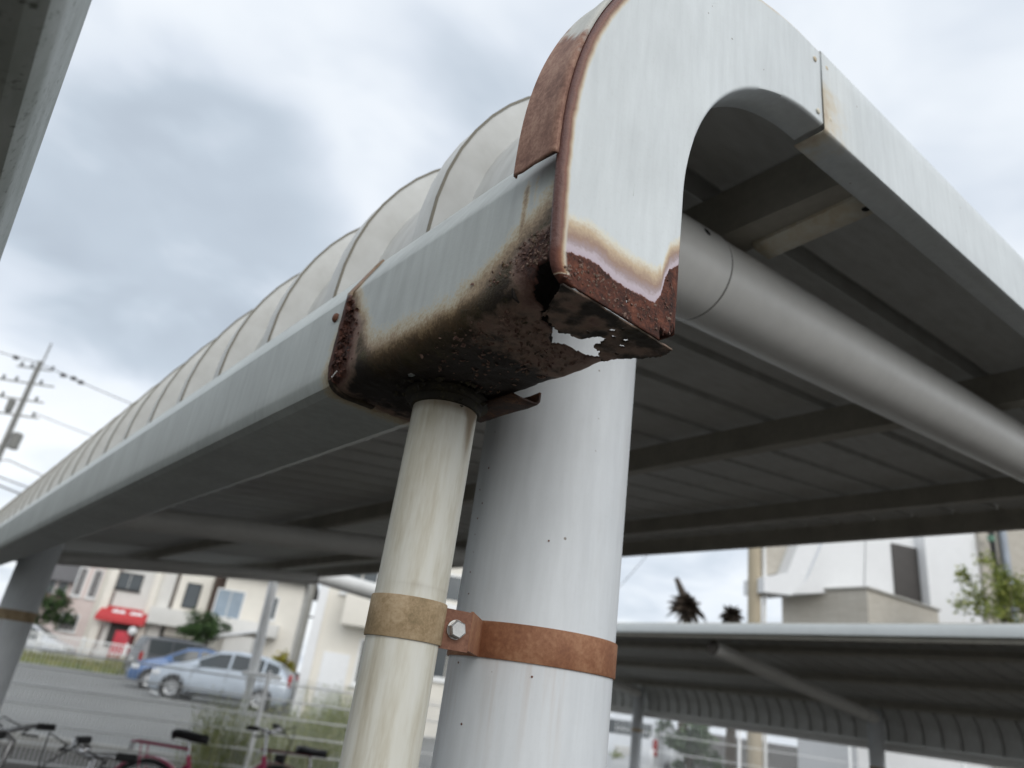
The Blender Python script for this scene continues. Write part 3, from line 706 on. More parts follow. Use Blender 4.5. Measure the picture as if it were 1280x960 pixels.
# ------------------------------------------------------------------ white pipe frame by the fence
t0 = at(343, 724, 10.6); b0 = at(287, 965, 10.6)
dv = (b0-t0).normalized(); foot = t0+dv*((0-t0.z)/dv.z)
pf = thing('pipe_frame', 'white steel pole with a thick sloping rail beside the wire fence', 'pole', foot)
lo_ = lambda p: Vector(p)-foot
mid = foot+(t0-foot)*.46
part('pole', MB().tube([lo_(foot), lo_(mid)], .05, 20), M['whitepaint'], pf); part('pole_sleeve', MB().tube([lo_(mid), lo_(t0)], .066, 24), M['whitepaint'], pf)
r0_, r1_ = at(352, 706, 10.65), at(640, 790, 8.2)
part('sloping_rail', MB().tube([lo_(r0_), lo_(r1_)], .105, 28), M['arm'], pf)
part('rail_bracket', MB().bbox(tuple(lo_(t0)+Vector((-.11, -.09, -.02))), tuple(lo_(t0)+Vector((.13, .09, .16))), .01), M['purlin'], pf)
part('cross_rail', MB().tube([lo_(at(303, 841, 10.4)), lo_(at(352, 848, 10.5))], .03, 10), M['whitepaint'], pf)

# ------------------------------------------------------------------ cars
M['tyre'] = plain('tyre_rubber', (.02, .02, .021), .85); M['rim'] = plain('alloy_rim', (.45, .46, .47), .35, .6, .1, 20)
M['carglass'] = make_glass('dark_car_glass', (.035, .045, .05), .22); M['tail'] = plain('red_lamp_lens', (.35, .015, .012), .2); M['lamp'] = plain('clear_lamp_lens', (.62, .64, .66), .12)
M['trim'] = plain('black_trim', (.02, .02, .022), .6)
def paintm(name, col):
    k = NT(name); c = k.ramp(k.noise(1.2, 3), [(.3, tuple(v*.9 for v in col)), (.7, tuple(min(1, v*1.08) for v in col))])
    k.b.inputs['Coat Weight'].default_value = .6; k.b.inputs['Coat Roughness'].default_value = .08; return k.done(c, .38, .25)
def car(label, col, loc, rz, L_=4.1, H=1.53, W=1.68, van=False, group=None):
    e = thing('parked_car', label, 'car', loc, rz, 'cars in the car park'); pm = paintm('car_paint_'+label.split()[0], col); hL = L_/2
    X = lambda f: f*hL
    if van: top = [(-1, .80), (-.985, 1.05), (-.95, H*.80), (-.88, H*.97), (-.4, H), (.1, H*.995), (.34, H*.93), (.66, H*.63), (.9, H*.53), (.985, .62), (1, .5)]
    else: top = [(-1, .70), (-.985, .92), (-.93, H*.69), (-.74, H*.89), (-.5, H*.975), (-.15, H), (.12, H*.965), (.50, H*.70), (.62, H*.655), (.88, H*.55), (.975, H*.44), (1, .5)]
    belt = lambda f: min(interp(f, top)-.015, .96-.06*f if f > -.9 else .86)
    hw = lambda f: W/2*interp(f, [(-1, .80), (-.93, .93), (-.6, 1), (.5, 1), (.82, .95), (.95, .82), (1, .68)])
    zl = lambda f: interp(f, [(-1, .34), (-.9, .22), (-.8, .19), (.85, .19), (.95, .21), (1, .30)])
    def sec(f):
        h, zb, zt, z0 = hw(f), belt(f), interp(f, top), zl(f); k_ = smooth((zt-zb-.02)/.35); hr = h*.97*(1-k_)+(W/2*.74)*k_
        return [(0, z0), (h*.84, z0), (h*.965, z0+.10), (h, (z0+zb)/2), (h*.985, zb), (hr+(h*.985-hr)*.05*k_, zt-.05*k_-.004), (hr*.82, zt-.004*(1-k_)), (0, zt+.008)]
    fs = sorted(set([-1+2*i/40 for i in range(41)]+[a_[0] for a_ in top]))
    rows = []
    for f in fs:
        s_ = sec(f); rows.append([(X(f), -y, z) for y, z in s_[::-1]]+[(X(f), y, z) for y, z in s_[1:]])
    mb = MB(); mb.grid(rows); n = len(rows[0])
    mb.f += [tuple(range(n)), tuple(len(mb.v)-n+i for i in range(n))]; mb.m += [0, 0]
    part('body', mb, pm, e, ang=45)
    def sidewin(f0, f1, s, a=.1, b=.93, name='window'):
        rows = []
        for i in range(9):
            f = f0+(f1-f0)*i/8; s_ = sec(f); (y0, z0), (y1, z1) = s_[4], s_[5]
            rows.append([(X(f), s*(y0+(y1-y0)*t+.006), z0+(z1-z0)*t) for t in (a, .5, b)])
        m_ = MB(); m_.grid(rows); part(name, m_, M['carglass'], e)
    for s in (1, -1):
        if van: sidewin(-.86, -.45, s); sidewin(-.42, -.02, s); sidewin(.01, .42, s)
        else: sidewin(-.78, -.58, s); sidewin(-.55, -.10, s); sidewin(-.07, .36, s)
        part('side_mirror', MB().bbox((X(.33), s*(W/2+.02)-.07, .95), (X(.33)+.10, s*(W/2+.02)+.07, 1.08), .03), pm, e)
        part('headlight', MB().bbox((X(.80), s*hw(.88)-.10*(1 if s > 0 else 0.3), .60), (X(.955), s*hw(.88)+.10*(.3 if s > 0 else 1)-.0, .76), .05), M['lamp'], e)
        part('taillight', MB().bbox((X(-.985), s*hw(-.95)-.09*(1 if s > 0 else .15), .78), (X(-.93), s*hw(-.95)+.09*(.15 if s > 0 else 1), 1.12), .03), M['tail'], e)
        for f in (-.32, .06): part('door_handle', MB().bbox((X(f)-.09, s*(W/2)-.015, .86), (X(f)+.09, s*(W/2)+.025, .885), .008), pm, e)
        part('sill_strip', MB().bbox((X(-.45), s*(W/2*.97)-.02, .22), (X(.42), s*(W/2*.97)+.02, .30), .015), M['trim'], e)
        for f in ((-.44, .0, .43) if van else (-.56, -.08, .40)):
            rows_ = []
            for t in (0, .33, .66, 1):
                q0, q1 = sec(f)[2], sec(f)[4]; qm = sec(f)[3]; yy_ = q0[0]+(qm[0]-q0[0])*t*2 if t < .5 else qm[0]+(q1[0]-qm[0])*(t*2-1); zz_ = q0[1]+(q1[1]-q0[1])*t; rows_.append([(X(f)-.008, s*(yy_+.004), zz_), (X(f)+.008, s*(yy_+.004), zz_)])
            m_ = MB(); m_.grid(rows_); part('door_gap', m_, M['trim'], e)
        for f in (-.60, .62):
            y = s*(W/2-.09)
            part('wheel_arch', MB().lathe([(.001, 0), (.36, 0), (.365, .02*s), (.34, .02*s)], (X(f), s*(W/2-.006), .33), 'Y', 28), M['trim'], e)
            wh = part('wheel', MB().lathe([(.20, -.10), (.30, -.10), (.315, -.07), (.315, .07), (.30, .10), (.20, .10)], (X(f), y, .315), 'Y', 28), M['tyre'], e)
            m_ = MB().lathe([(.205, 0), (.20, .012*s), (.17, .0), (.06, .012*s), (.04, .02*s), (.001, .02*s)], (X(f), y+s*.092, .315), 'Y', 24); part('rim', m_, M['rim'], wh)
            for q in range(7):
                a_ = 6.283*q/7; part('rim_gap', MB().bbox((X(f)+.12*math.cos(a_)-.025, y+s*.10-.002, .315+.12*math.sin(a_)-.025), (X(f)+.12*math.cos(a_)+.025, y+s*.10+.004, .315+.12*math.sin(a_)+.025), .004), M['trim'], wh)
    def topwin(f0, f1, name):
        rows = []
        for i in range(7):
            f = f0+(f1-f0)*i/6; s_ = sec(f); rows.append([(X(f), s_[6][0]*t*1.02, s_[6][1]+(s_[7][1]-s_[6][1])*(1-abs(t))+.009) for t in (-1, -.5, 0, .5, 1)])
        m_ = MB(); m_.grid(rows); part(name, m_, M['carglass'], e)
    topwin(*( (.36, .62) if van else (.15, .48)), 'windscreen'); topwin(*((-.975, -.89) if van else (-.93, -.76)), 'rear_window')
    part('number_plate', MB().bbox((hL-.02, -.165, .40), (hL+.012, .165, .56), .004), M['mark'], e)
    part('number_plate', MB().bbox((-hL-.012, -.165, .72), (-hL+.02, .165, .88), .004), M['mark'], e)
    part('grille', MB().bbox((hL*.955, -.42, .30), (hL*.985, .42, .42), .02), M['trim'], e)
    return e
def heading(v): return math.atan2(v.y, v.x)
c0 = at(283, 850, 24.6)
car('pale silver-blue hatchback parked side-on nearest in the car park', (.47, .53, .60), Vector((*c0[:2], LOTZ)), heading(-RGT-FWD*.06), 4.25, 1.56)
c1 = at(237, 835, 28.2); car('mid-blue hatchback between the silver-blue car and the dark grey car', (.07, .15, .33), Vector((*c1[:2], LOTZ)), heading(-RGT-FWD*.42), 3.9, 1.52)
c2 = at(236, 815, 34.2); car('dark grey minivan with its back to the houses behind the blue car', (.075, .08, .09), Vector((*c2[:2], LOTZ)), heading(RGT*.75+FWD*.65), 4.5, 1.78, van=True)
c3 = at(46, 780, 42); o = car('white car passing on the road behind the railing, mostly hidden by the left post', (.60, .62, .65), Vector((*c3[:2], 0)), heading(RGT+FWD*.1), 4.4, 1.75)
c4 = at(806, 935, 19.5); car('white car behind the mesh fence between the two right-hand post feet', (.66, .68, .70), Vector((*c4[:2], 0)), heading(RGT*.5+FWD), 4.2, 1.6)

# ------------------------------------------------------------------ bicycles
M['blackp'] = plain('black_plastic', (.015, .015, .016), .55); M['chrome'] = plain('bright_metal', (.55, .55, .56), .25, .9, .1, 30)
def bicycle(label, col, loc, rz, basket=False, carrier=True, bars='flat', saddle_z=.84):
    e = thing('bicycle', label, 'bicycle', loc, rz, 'bicycles by the fence'); pmt = paintm('bike_paint_'+label.split()[0], col); WR = .33
    rearx, frontx = -.52, .56
    fr = MB(); bb = (-.08, 0, .29); st = (-.24, 0, saddle_z-.14); hd = (.36, 0, .80); hl = (.41, 0, .60)
    fr.tube([bb, st], .017, 10); fr.tube([(hd[0]+.01, 0, hd[2]-.06), (.05, 0, .46), bb], .020, 10); fr.tube([hl, bb], .018, 10); fr.tube([hd, hl], .020, 10)
    for s in (1, -1): fr.tube([(-.10, s*.03, .29), (rearx, s*.055, WR)], .010, 8); fr.tube([(-.22, s*.02, saddle_z-.20), (rearx, s*.055, WR)], .009, 8)
    part('frame', fr, pmt, e)
    fk = MB()
    for s in (1, -1): fk.tube([(.41, s*.045, .61), (.47, s*.05, .48), (frontx, s*.05, WR)], .011, 8)
    part('fork', fk, M['chrome'], e)
    for x in (rearx, frontx):
        wh = part('wheel', MB().torus((x, 0, WR), WR-.018, .018, n=36), M['tyre'], e)
        part('rim', MB().torus((x, 0, WR), WR-.042, .010, n=36, m=6), M['chrome'], wh)
        sp = MB()
        for q in range(18):
            a_ = 6.283*q/18; sp.tube([(x, .03*(-1)**q, WR), (x+(WR-.045)*math.cos(a_), 0, WR+(WR-.045)*math.sin(a_))], .0012, 3, False)
        part('spokes', sp, M['chrome'], wh, smooth=False); part('hub', MB().tube([(x, -.05, WR), (x, .05, WR)], .02, 10), M['chrome'], wh)
        f = MB(); n_ = 18; a0, a1 = (R(15), R(205)) if x < 0 else (R(25), R(150))
        rows = [[(x+(WR+.022+h)*math.cos(a0+(a1-a0)*i/n_), y, WR+(WR+.022+h)*math.sin(a0+(a1-a0)*i/n_)) for y, h in ((-.03, -.012), (-.018, 0), (.018, 0), (.03, -.012))] for i in range(n_+1)]
        f.grid(rows); solid(part('mudguard', f, pmt, e), .0015)
    part('seat_post', MB().tube([st, (-.265, 0, saddle_z-.03)], .013, 10), M['chrome'], e)
    sd = MB(); rows = []
    for x, w_, z in ((-.40, .05, -.005), (-.385, .095, .012), (-.33, .115, .012), (-.26, .085, .004), (-.20, .045, .0), (-.14, .028, .0), (-.115, .012, -.008)):
        rows.append([(x, w_*math.sin(a_), saddle_z+z+(.022*math.cos(a_) if math.cos(a_) > 0 else .045*math.cos(a_))) for a_ in [R(q) for q in range(0, 361, 30)]])
    sd.grid(rows); sd.f += [tuple(range(13)), tuple(len(sd.v)-13+i for i in range(13))]; sd.m += [0, 0]
    part('saddle', sd, M['blackp'], e)
    hb = MB()
    hz = .98 if bars == 'flat' else 1.0
    part('stem', MB().tube([hd, (.34, 0, hz-.03), (.40, 0, hz)], .014, 10), M['chrome'], e)
    pts = [(.28, -.29, hz+.02), (.36, -.24, hz+.02), (.41, -.10, hz), (.41, .10, hz), (.36, .24, hz+.02), (.28, .29, hz+.02)] if bars == 'flat' else [(.12, -.25, hz), (.30, -.25, hz+.03), (.40, -.12, hz), (.40, .12, hz), (.30, .25, hz+.03), (.12, .25, hz)]
    hb = part('handlebar', MB().tube(pts, .0115, 10), M['chrome'], e)
    for s, i0, i1 in ((-1, 0, 1), (1, 5, 4)):
        a_, b_ = Vector(pts[i0]), Vector(pts[i1]); part('grip', MB().tube([a_-(b_-a_)*.05, a_+(b_-a_)*.85], .017, 10), M['blackp'], hb)
        part('brake_lever', MB().tube([b_+Vector((.02, 0, -.02)), b_+Vector((.05, s*.01, -.045)), a_+Vector((.06, 0, -.05))], .006, 6), M['blackp'], hb)
        part('brake_cable', MB().tube([b_+Vector((.03, 0, -.02)), b_+Vector((.14, -s*.05, .03)), Vector((.55, s*.03, hz-.05)), Vector((.52, s*.02, hz-.22)), Vector((.42, 0, .72))], .0035, 6), M['blackp'], hb)
    part('bell', MB().lathe([(.026, 0), (.024, .015), (.012, .026), (.001, .028)], (.41, .05, hz+.012), n=14), M['chrome'], hb)
    cg = part('chain_guard', MB().bbox((-.50, .045, .26), (.04, .06, .36), .006), pmt, e)
    part('crank', MB().tube([(-.08, .07, .29), (-.02, .075, .14)], .010, 8).tube([(-.08, -.07, .29), (-.14, -.075, .44)], .010, 8), M['chrome'], e)
    part('pedal', MB().bbox((-.06, .075, .125), (.03, .16, .155), .006), M['blackp'], e); part('pedal', MB().bbox((-.18, -.16, .425), (-.09, -.075, .455), .006), M['blackp'], e)
    if carrier:
        ca = MB()
        for y in (-.055, 0, .055): ca.tube([(-.24, y*.4, .76), (-.30, y, .765), (-.70, y, .765)], .006, 8)
        ca.tube([(-.70, -.055, .765), (-.70, .055, .765)], .006, 8)
        for s in (1, -1): ca.tube([(-.62, s*.055, .765), (rearx, s*.065, WR)], .005, 8)
        part('carrier', ca, pmt, e); part('reflector', MB().bbox((-.725, -.03, .70), (-.71, .03, .76), .004), M['lamp'], e)
    part('head_lamp', MB().lathe([(.001, -.05), (.025, -.045), (.034, .02), (.03, .03), (.001, .032)], (.50, .0, .80), 'X', 14), M['blackp'], e)
    if basket:
        bk = MB(); 
        for z in (.74, .83, .92, 1.0): bk.tube([(.45, -.16, z), (.72, -.17, z), (.72, .17, z), (.45, .16, z), (.45, -.16, z)], .004, 6)
        for i in range(9):
            bk.tube([(.45+.27*i/8, -.165, .74), (.45+.27*i/8, -.165, 1.0)], .003, 5).tube([(.45+.27*i/8, .165, .74), (.45+.27*i/8, .165, 1.0)], .003, 5)
        part('basket', bk, M['blackp'], e)
    return e
def place_bike(px, py, D, hd, local, gz=0, **k):
    """stand the bike so that its local point comes to the given place"""
    p = at(px, py, D); rz = heading(hd); v = Vector(local); c, s = math.cos(rz), math.sin(rz)
    loc = Vector((p.x-(v.x*c-v.y*s), p.y-(v.x*s+v.y*c), gz)); return bicycle(loc=loc, rz=rz, **k)
place_bike(178, 938, 4.1, -RGT-FWD*.12, (-.26, 0, .84), label='silver-white bicycle with curved brake cables at the bottom left edge', col=(.55, .55, .52), carrier=False)
place_bike(108, 925, 3.75, -RGT*.75-FWD*.75, (.40, 0, 1.0), label='black bicycle between the silver-white and the pink bicycle', col=(.02, .02, .022), carrier=False, saddle_z=.80)
place_bike(247, 893, 6.5, RGT-FWD*.1, (-.26, 0, .84), label='crimson pink bicycle with rear carrier and raised black saddle behind the fence', col=(.42, .035, .11), saddle_z=.86)
place_bike(352, 938, 7.3, RGT+FWD*.3, (-.52, 0, .66), label='dark maroon bicycle half hidden in weeds right of the white pole', col=(.13, .02, .03), saddle_z=.80)

# ------------------------------------------------------------------ plants
def leafmat(name, stops):
    k = NT(name); oi = k.n.new('ShaderNodeObjectInfo'); geo = k.n.new('ShaderNodeNewGeometry')
    f = k.m('ADD', k.m('MULTIPLY', geo.outputs['Random Per Island'], .7), k.m('MULTIPLY', k.noise(2, 3), .3))
    k.b.inputs['Transmission Weight'].default_value = 0
    return k.done(k.ramp(f, stops), .6)
M['leaf'] = leafmat('dark_leaves', [(.2, (.012, .028, .008)), (.5, (.03, .07, .016)), (.8, (.06, .115, .025))])
M['leaf2'] = leafmat('lime_leaves', [(.2, (.10, .13, .02)), (.5, (.20, .25, .04)), (.8, (.32, .34, .07))])
M['leafy'] = leafmat('yellow_leaves', [(.2, (.22, .17, .02)), (.5, (.40, .32, .03)), (.8, (.30, .32, .05))])
M['weed'] = leafmat('dry_weeds', [(.2, (.15, .19, .06)), (.5, (.33, .37, .16)), (.8, (.52, .50, .28))])
M['deadfrond'] = leafmat('dead_fronds', [(.2, (.02, .015, .010)), (.5, (.05, .036, .025)), (.8, (.09, .065, .045))])
M['bark'] = plain('bark', (.10, .075, .05), .9, scale=12, bump=.4)
def leafquad(mb, c, r, rnd, asp=.45, up=.3):
    d = Vector((rnd.gauss(0, 1), rnd.gauss(0, 1), rnd.gauss(up, 1))).normalized(); o = d.orthogonal().normalized(); o.rotate(Matrix.Rotation(rnd.uniform(0, 6.28), 3, d)); w_ = o*r*asp
    mb.add([c-d*r, c-w_*.9+o.cross(d)*r*.1, c+d*r, c+w_*.9+o.cross(d)*r*.1], [(0, 1, 2, 3)])
def tree(label, base, top, crown, n, lr, mat, seed, name='broadleaf_tree', group=None, nl=7):
    """crown: (rx, ry, rz) about top"""
    rnd = random.Random(seed); e = thing(name, label, 'tree', base, 0, group); h = Vector(top)-Vector(base)
    tr = MB(); tr.tube([(0, 0, 0), h*.4+Vector((.03, .02, 0)), h*.9], [h.z*.03+.02, h.z*.02+.015, .01], 9); lv = MB()
    for i in range(nl):
        a_ = 6.283*i/nl+rnd.uniform(-.3, .3); tip = h+Vector((math.cos(a_)*crown[0]*.75, math.sin(a_)*crown[1]*.75, rnd.uniform(-.5, .7)*crown[2]))
        s0 = h*rnd.uniform(.35, .8); tr.tube([s0, (s0+tip)/2+Vector((0, 0, .05)), tip], [.02, .012, .004], 6)
    part('trunk', tr, M['bark'], e)
    cl = [(Vector((rnd.gauss(0, .45)*crown[0], rnd.gauss(0, .45)*crown[1], rnd.gauss(0, .45)*crown[2])), rnd.uniform(.18, .36)) for _ in range(26)]
    for i in range(n):
        c, r = rnd.choice(cl); p = c+Vector((rnd.gauss(0, 1)*crown[0], rnd.gauss(0, 1)*crown[1], rnd.gauss(0, 1)*crown[2]))*r*.55
        leafquad(lv, h+p, lr*rnd.uniform(.6, 1.3), rnd)
    part('crown', lv, mat, e, smooth=False, fixn=False); return e
def tree_px(label, px, py, D, rpx, ratio, n, lr, mat, seed, gz=0, **k):
    t = at(px, py, D); r = rpx*D/FPX; return tree(label, Vector((t.x, t.y, gz)), t, (r, r, r*ratio), n, lr, mat, seed, **k)
tree_px('round dark green garden tree behind the blue car', 252, 786, 42, 22, .95, 3200, .10, M['leaf'], 1)
tree_px('lime green leafy tree in front of the white villa at the right edge', 1252, 738, 15.5, 46, .9, 2600, .06, M['leaf2'], 2, nl=9)
tree_px('clipped dark green hedge tree beside the pink house', 58, 762, 46, 22, 1.0, 1400, .14, M['leaf'], 3)
tree_px('yellow-leaved shrub behind the tail of the silver-blue car', 352, 832, 26, 15, .9, 1400, .07, M['leafy'], 4, LOTZ, name='shrub')
tree_px('dark green bush behind the mesh fence under the opposite roof', 862, 925, 17, 30, .8, 2200, .07, M['leaf'], 6, name='shrub')
tree_px('pale green bush beside the white car behind the mesh fence', 778, 940, 18, 16, .8, 1200, .06, M['leaf2'], 7, name='shrub')
def clump(label, px, D, h, w_, n, mat, seed, gz=0):
    rnd = random.Random(seed); p = at(px, 900, D); e = thing('weed_clump', label, 'weeds', Vector((p.x, p.y, gz)), 0, 'tall weeds along the fence'); mb = MB()
    for i in range(n):
        b_ = Vector((rnd.gauss(0, w_), rnd.gauss(0, w_), 0)); hh = h*rnd.uniform(.4, 1.05); ln = Vector((rnd.gauss(0, .18), rnd.gauss(0, .18), 0))*hh; a_ = rnd.uniform(0, 3.14); t = Vector((math.cos(a_), math.sin(a_), 0))*.006
        mb.add([b_-t, b_+t, b_+ln*.4+Vector((0, 0, hh*.6))+t*.8, b_+ln*.4+Vector((0, 0, hh*.6))-t*.8, b_+ln+Vector((0, 0, hh))], [(0, 1, 2, 3), (3, 2, 4)])
        for q in range(3): leafquad(mb, b_+ln*.7+Vector((rnd.gauss(0, .03), rnd.gauss(0, .03), hh*rnd.uniform(.35, 1))), .028, rnd, .4)
    part('foliage', mb, mat, e, smooth=False, fixn=False)
clump('tall dry weed clump left of the white pole', 275, 10.3, 1.1, .13, 260, M['weed'], 11)
clump('dense weed clump between the white pole and the maroon bicycle', 312, 10.6, .9, .14, 200, M['weed'], 12)
clump('wide weed clump behind the fence, left of the downpipe', 404, 10.9, .95, .2, 340, M['weed'], 13)
clump('bright yellow-green weed clump at the foot of the cream house', 418, 15, 1.15, .35, 500, M['leaf2'], 15, LOTZ)
clump('low weed clump behind the maroon bicycle', 362, 12.5, .8, .4, 300, M['weed'], 14, LOTZ)
rnd = random.Random(21); mb = MB()
for i in range(5000):
    l = rnd.uniform(-26, -15.8); u_ = rnd.random(); d_ = (35.7+(l+15.6)*.25)*(1-u_)+38.5*u_; p = FWD*d_+RGT*l; hh = rnd.uniform(.12, .42)*(1.5 if nz(l*.8, d_*.5) > .2 else .8); a_ = rnd.uniform(0, 3.14); t = Vector((math.cos(a_), math.sin(a_), 0))*.03
    b_ = Vector((p.x, p.y, LOTZ+.2)); mb.add([b_-t, b_+t, b_+Vector((rnd.gauss(0, .08), rnd.gauss(0, .08), hh))], [(0, 1, 2)])
o = part('grass', mb, leafmat('verge_blades', [(.2, (.10, .13, .03)), (.5, (.22, .23, .07)), (.8, (.34, .31, .13))]), smooth=False, fixn=False); o['kind'] = 'stuff'; o['label'] = 'dry yellow-green grass on the verge beyond the car park'; o['category'] = 'grass'
def palm(label, px, py, D, rpx, seed, spike):
    t = at(px, py, D); r = rpx*D/FPX; rnd = random.Random(seed); e = thing('palm', label, 'palm', Vector((t.x, t.y, 0)), 0, 'palm tops behind the opposite shelter')
    part('trunk', MB().tube([(0, 0, 0), (0.05, 0, t.z*.5), (0, 0, t.z-.1)], [.22, .17, .18], 12), M['bark'], e); mb = MB()
    for i in range(150):
        d_ = Vector((rnd.gauss(0, 1), rnd.gauss(0, 1), rnd.gauss(.1, .9))).normalized(); ln = r*rnd.uniform(.55, 1.1); c0_ = Vector((0, 0, t.z)); sd = d_.orthogonal().normalized(); sd.rotate(Matrix.Rotation(rnd.uniform(0, 6.28), 3, d_))
        pts = [c0_+d_*ln*u-Vector((0, 0, .25*ln*u*u)) for u in (0, .35, .7, 1)]
        for q, w0, w1 in ((0, .05, .10), (1, .10, .07), (2, .07, .01)): mb.add([pts[q]-sd*w0, pts[q]+sd*w0, pts[q+1]+sd*w1, pts[q+1]-sd*w1], [(0, 1, 2, 3)])
    if spike: mb.tube([(0, 0, t.z), (-.22, .16, t.z+r*.7), (-.40, .30, t.z+r*1.25)], [.20, .15, .09], 8)
    part('crown', mb, M['deadfrond'], e, smooth=False, fixn=False)
palm('tall dark palm top with an upright spear, beyond the opposite roof', 859, 757, 30, 25, 31, True)
palm('smaller dark palm top beside the beige utility pole', 915, 768, 32, 17, 32, False)

# ------------------------------------------------------------------ houses
M['pink'] = plain('pale_pink_siding', (.74, .64, .61), .8, var=.06, scale=2); M['creamw'] = plain('cream_render', (.80, .765, .69), .85, var=.06, scale=1.5)
M['greyw'] = plain('pale_grey_render', (.70, .69, .66), .85, var=.07, scale=1.5); M['roof'] = plain('grey_roof_tiles', (.20, .20, .21), .8, var=.2, scale=6)
M['brownw'] = plain('brown_timber', (.14, .10, .085), .8); M['wpane'] = make_glass('window_glass', (.06, .075, .085), .15); M['bpane'] = make_glass('blue_curtain_glass', (.30, .38, .46), .2)
M['white'] = plain('white_render', (.80, .81, .82), .7, var=.05, scale=1.2); M['awn'] = plain('red_awning_canvas', (.52, .05, .055), .7, var=.1)
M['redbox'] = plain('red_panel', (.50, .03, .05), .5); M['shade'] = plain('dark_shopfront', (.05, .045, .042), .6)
class House:
    def __init__(s, name, label, px0, px1, D, yaw, h, depth, wall, roofm=None, base=0, cat='house', over=.45, rise=1.5, group='houses across the road'):
        p = at(px0, 800, D); s.o = Vector((p.x, p.y, base)); s.rz = -YAW+yaw; s.ux = Vector((math.cos(s.rz), math.sin(s.rz), 0)); s.n = Vector((-math.sin(s.rz), math.cos(s.rz), 0))
        s.e = thing(name, label, cat, s.o, s.rz, group); s.w = s.uv(px1, 800)[0]; s.h = h; s.d = depth
        part('wall', MB().box((0, 0, 0), (s.w, depth, h)), wall, s.e, smooth=False)
        if roofm:
            w_ = s.w; mb = MB().prism([(-over, h), (w_+over, h), (w_+over, h+.12), (w_/2, h+rise), (-over, h+.12)], -over, depth+over); part('roof', mb, roofm, s.e, smooth=False)
    def uv(s, px, py, off=0):
        d = CF+CR*((px-640)/FPX)-CU*((py-480)/FPX); o = s.o+s.n*off; c = Vector((0, 0, CZ)); t = (o-c).dot(s.n)/d.dot(s.n); q = c+d*t-o; return q.dot(s.ux), q.z
    def win(s, px, py, w_, h_, pane=None, frame=None, panes=2):
        u, v = s.uv(px, py); f = MB(); t = .07
        f.box((u-w_/2-t, -.05, v-h_/2-t), (u+w_/2+t, .02, v-h_/2)).box((u-w_/2-t, -.05, v+h_/2), (u+w_/2+t, .02, v+h_/2+t)).box((u-w_/2-t, -.048, v-h_/2), (u-w_/2, .02, v+h_/2)).box((u+w_/2, -.048, v-h_/2), (u+w_/2+t, .02, v+h_/2))
        o = part('window', f, frame or M['whitepaint'], s.e, smooth=False)
        for i in range(panes):
            a_ = u-w_/2+w_*i/panes+.02; part('pane', MB().box((a_, -.012, v-h_/2), (a_+w_/panes-.04, .01, v+h_/2)), pane or M['wpane'], o, smooth=False)
        part('sill', MB().box((u-w_/2-.12, -.12, v-h_/2-.15), (u+w_/2+.12, -.001, v-h_/2-.075)), frame or M['whitepaint'], o, smooth=False)
    def slab(s, px0, py0, px1, py1, y0, y1, mat, name):
        pm_, qm_ = (px0+px1)/2, (py0+py1)/2; a = s.uv(px0, qm_, y0)[0]; c = s.uv(px1, qm_, y0)[0]; b = s.uv(pm_, py0, y0)[1]; d = s.uv(pm_, py1, y0)[1]; return part(name, MB().bbox((min(a, c), y0, min(b, d)), (max(a, c), y1, max(b, d)), .02), mat, s.e)
h1 = House('house', 'grey-roofed low house at the far left behind the pink house', 20, 88, 56, R(6), 5.0, 7, M['pink'], M['roof'], over=.8, rise=2.2)
h1.win(62, 733, .7, 1.2, panes=1); h1.win(78, 735, .6, 1.3, panes=1); h1.slab(35, 742, 95, 752, -.9, -.0, M['brownw'], 'eave')
h2 = House('house', 'narrow pale pink house with two slit windows', 70, 122, 47, R(8), 7.6, 8, M['pink'], M['roof'])
h2.win(101, 727, .42, 1.6, panes=1); h2.win(119, 730, .42, 1.6, panes=1); h2.slab(116, 690, 122, 830, -.12, -.001, M['creamw'], 'corner_pilaster'); h2.win(86, 778, .9, .9, panes=1)
for i in range(9):
    u = h2.w*(i+.5)/9.6; part('siding_board', MB().box((u-.02, -.03, 0), (u+.02, -.001, 7.4)), M['pink'], h2.e, smooth=False)
h3 = House('shop_house', 'cream shop house with a red awning over a dark shopfront', 124, 196, 46, R(8), 7.4, 9, M['greyw'], M['roof'], cat='house')
h3.win(162, 727, 1.35, .85, panes=2, frame=M['trim']); h3.slab(122, 690, 133, 830, -.25, -.001, M['creamw'], 'pilaster'); h3.slab(181, 690, 190, 830, -.25, -.001, M['creamw'], 'pilaster')
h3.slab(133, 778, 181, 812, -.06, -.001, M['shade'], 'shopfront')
(u0, v1), (u1, v0) = h3.uv(126, 757, -.5), h3.uv(183, 779, -.5)
v1 = h3.uv(152, 759)[1]; v0 = h3.uv(152, 776, -1)[1]
aw = part('awning', MB().prism([(-.001, v1), (-.9, v0+.12), (-.9, v0-.12), (-.85, v0-.12), (-.001, v1-.25)], u0, u1, ax='X'), M['awn'], h3.e, smooth=False)
for f in (.32, .45, .68, .80):
    uu = u0+(u1-u0)*f; zz = (v1+v0)/2+.02; part('awning_lettering', MB().lathe([(.001, 0), (.10, 0), (.17, .002), (.2, 0)], (0, 0, 0), n=12), M['white'], aw, (uu, -.475, zz+.03), (R(55), 0, 0))
u, v = h3.uv(153, 797, -.8); part('red_stall_box', MB().bbox((u-.45, -.9, 0), (u+.45, -.35, v+.35), .06), M['redbox'], h3.e)
u, v = h3.uv(166, 789, -.9); lt = part('globe_lamp', MB().lathe([(.001, -.25), (.13, -.22), (.24, -.08), (.25, .05), (.16, .2), (.001, .25)], (u, -.95, v), n=16), M['white'], h3.e); part('lamp_pole', MB().tube([(u, -.95, 0), (u, -.95, v-.24)], .04, 8), M['trim'], lt)
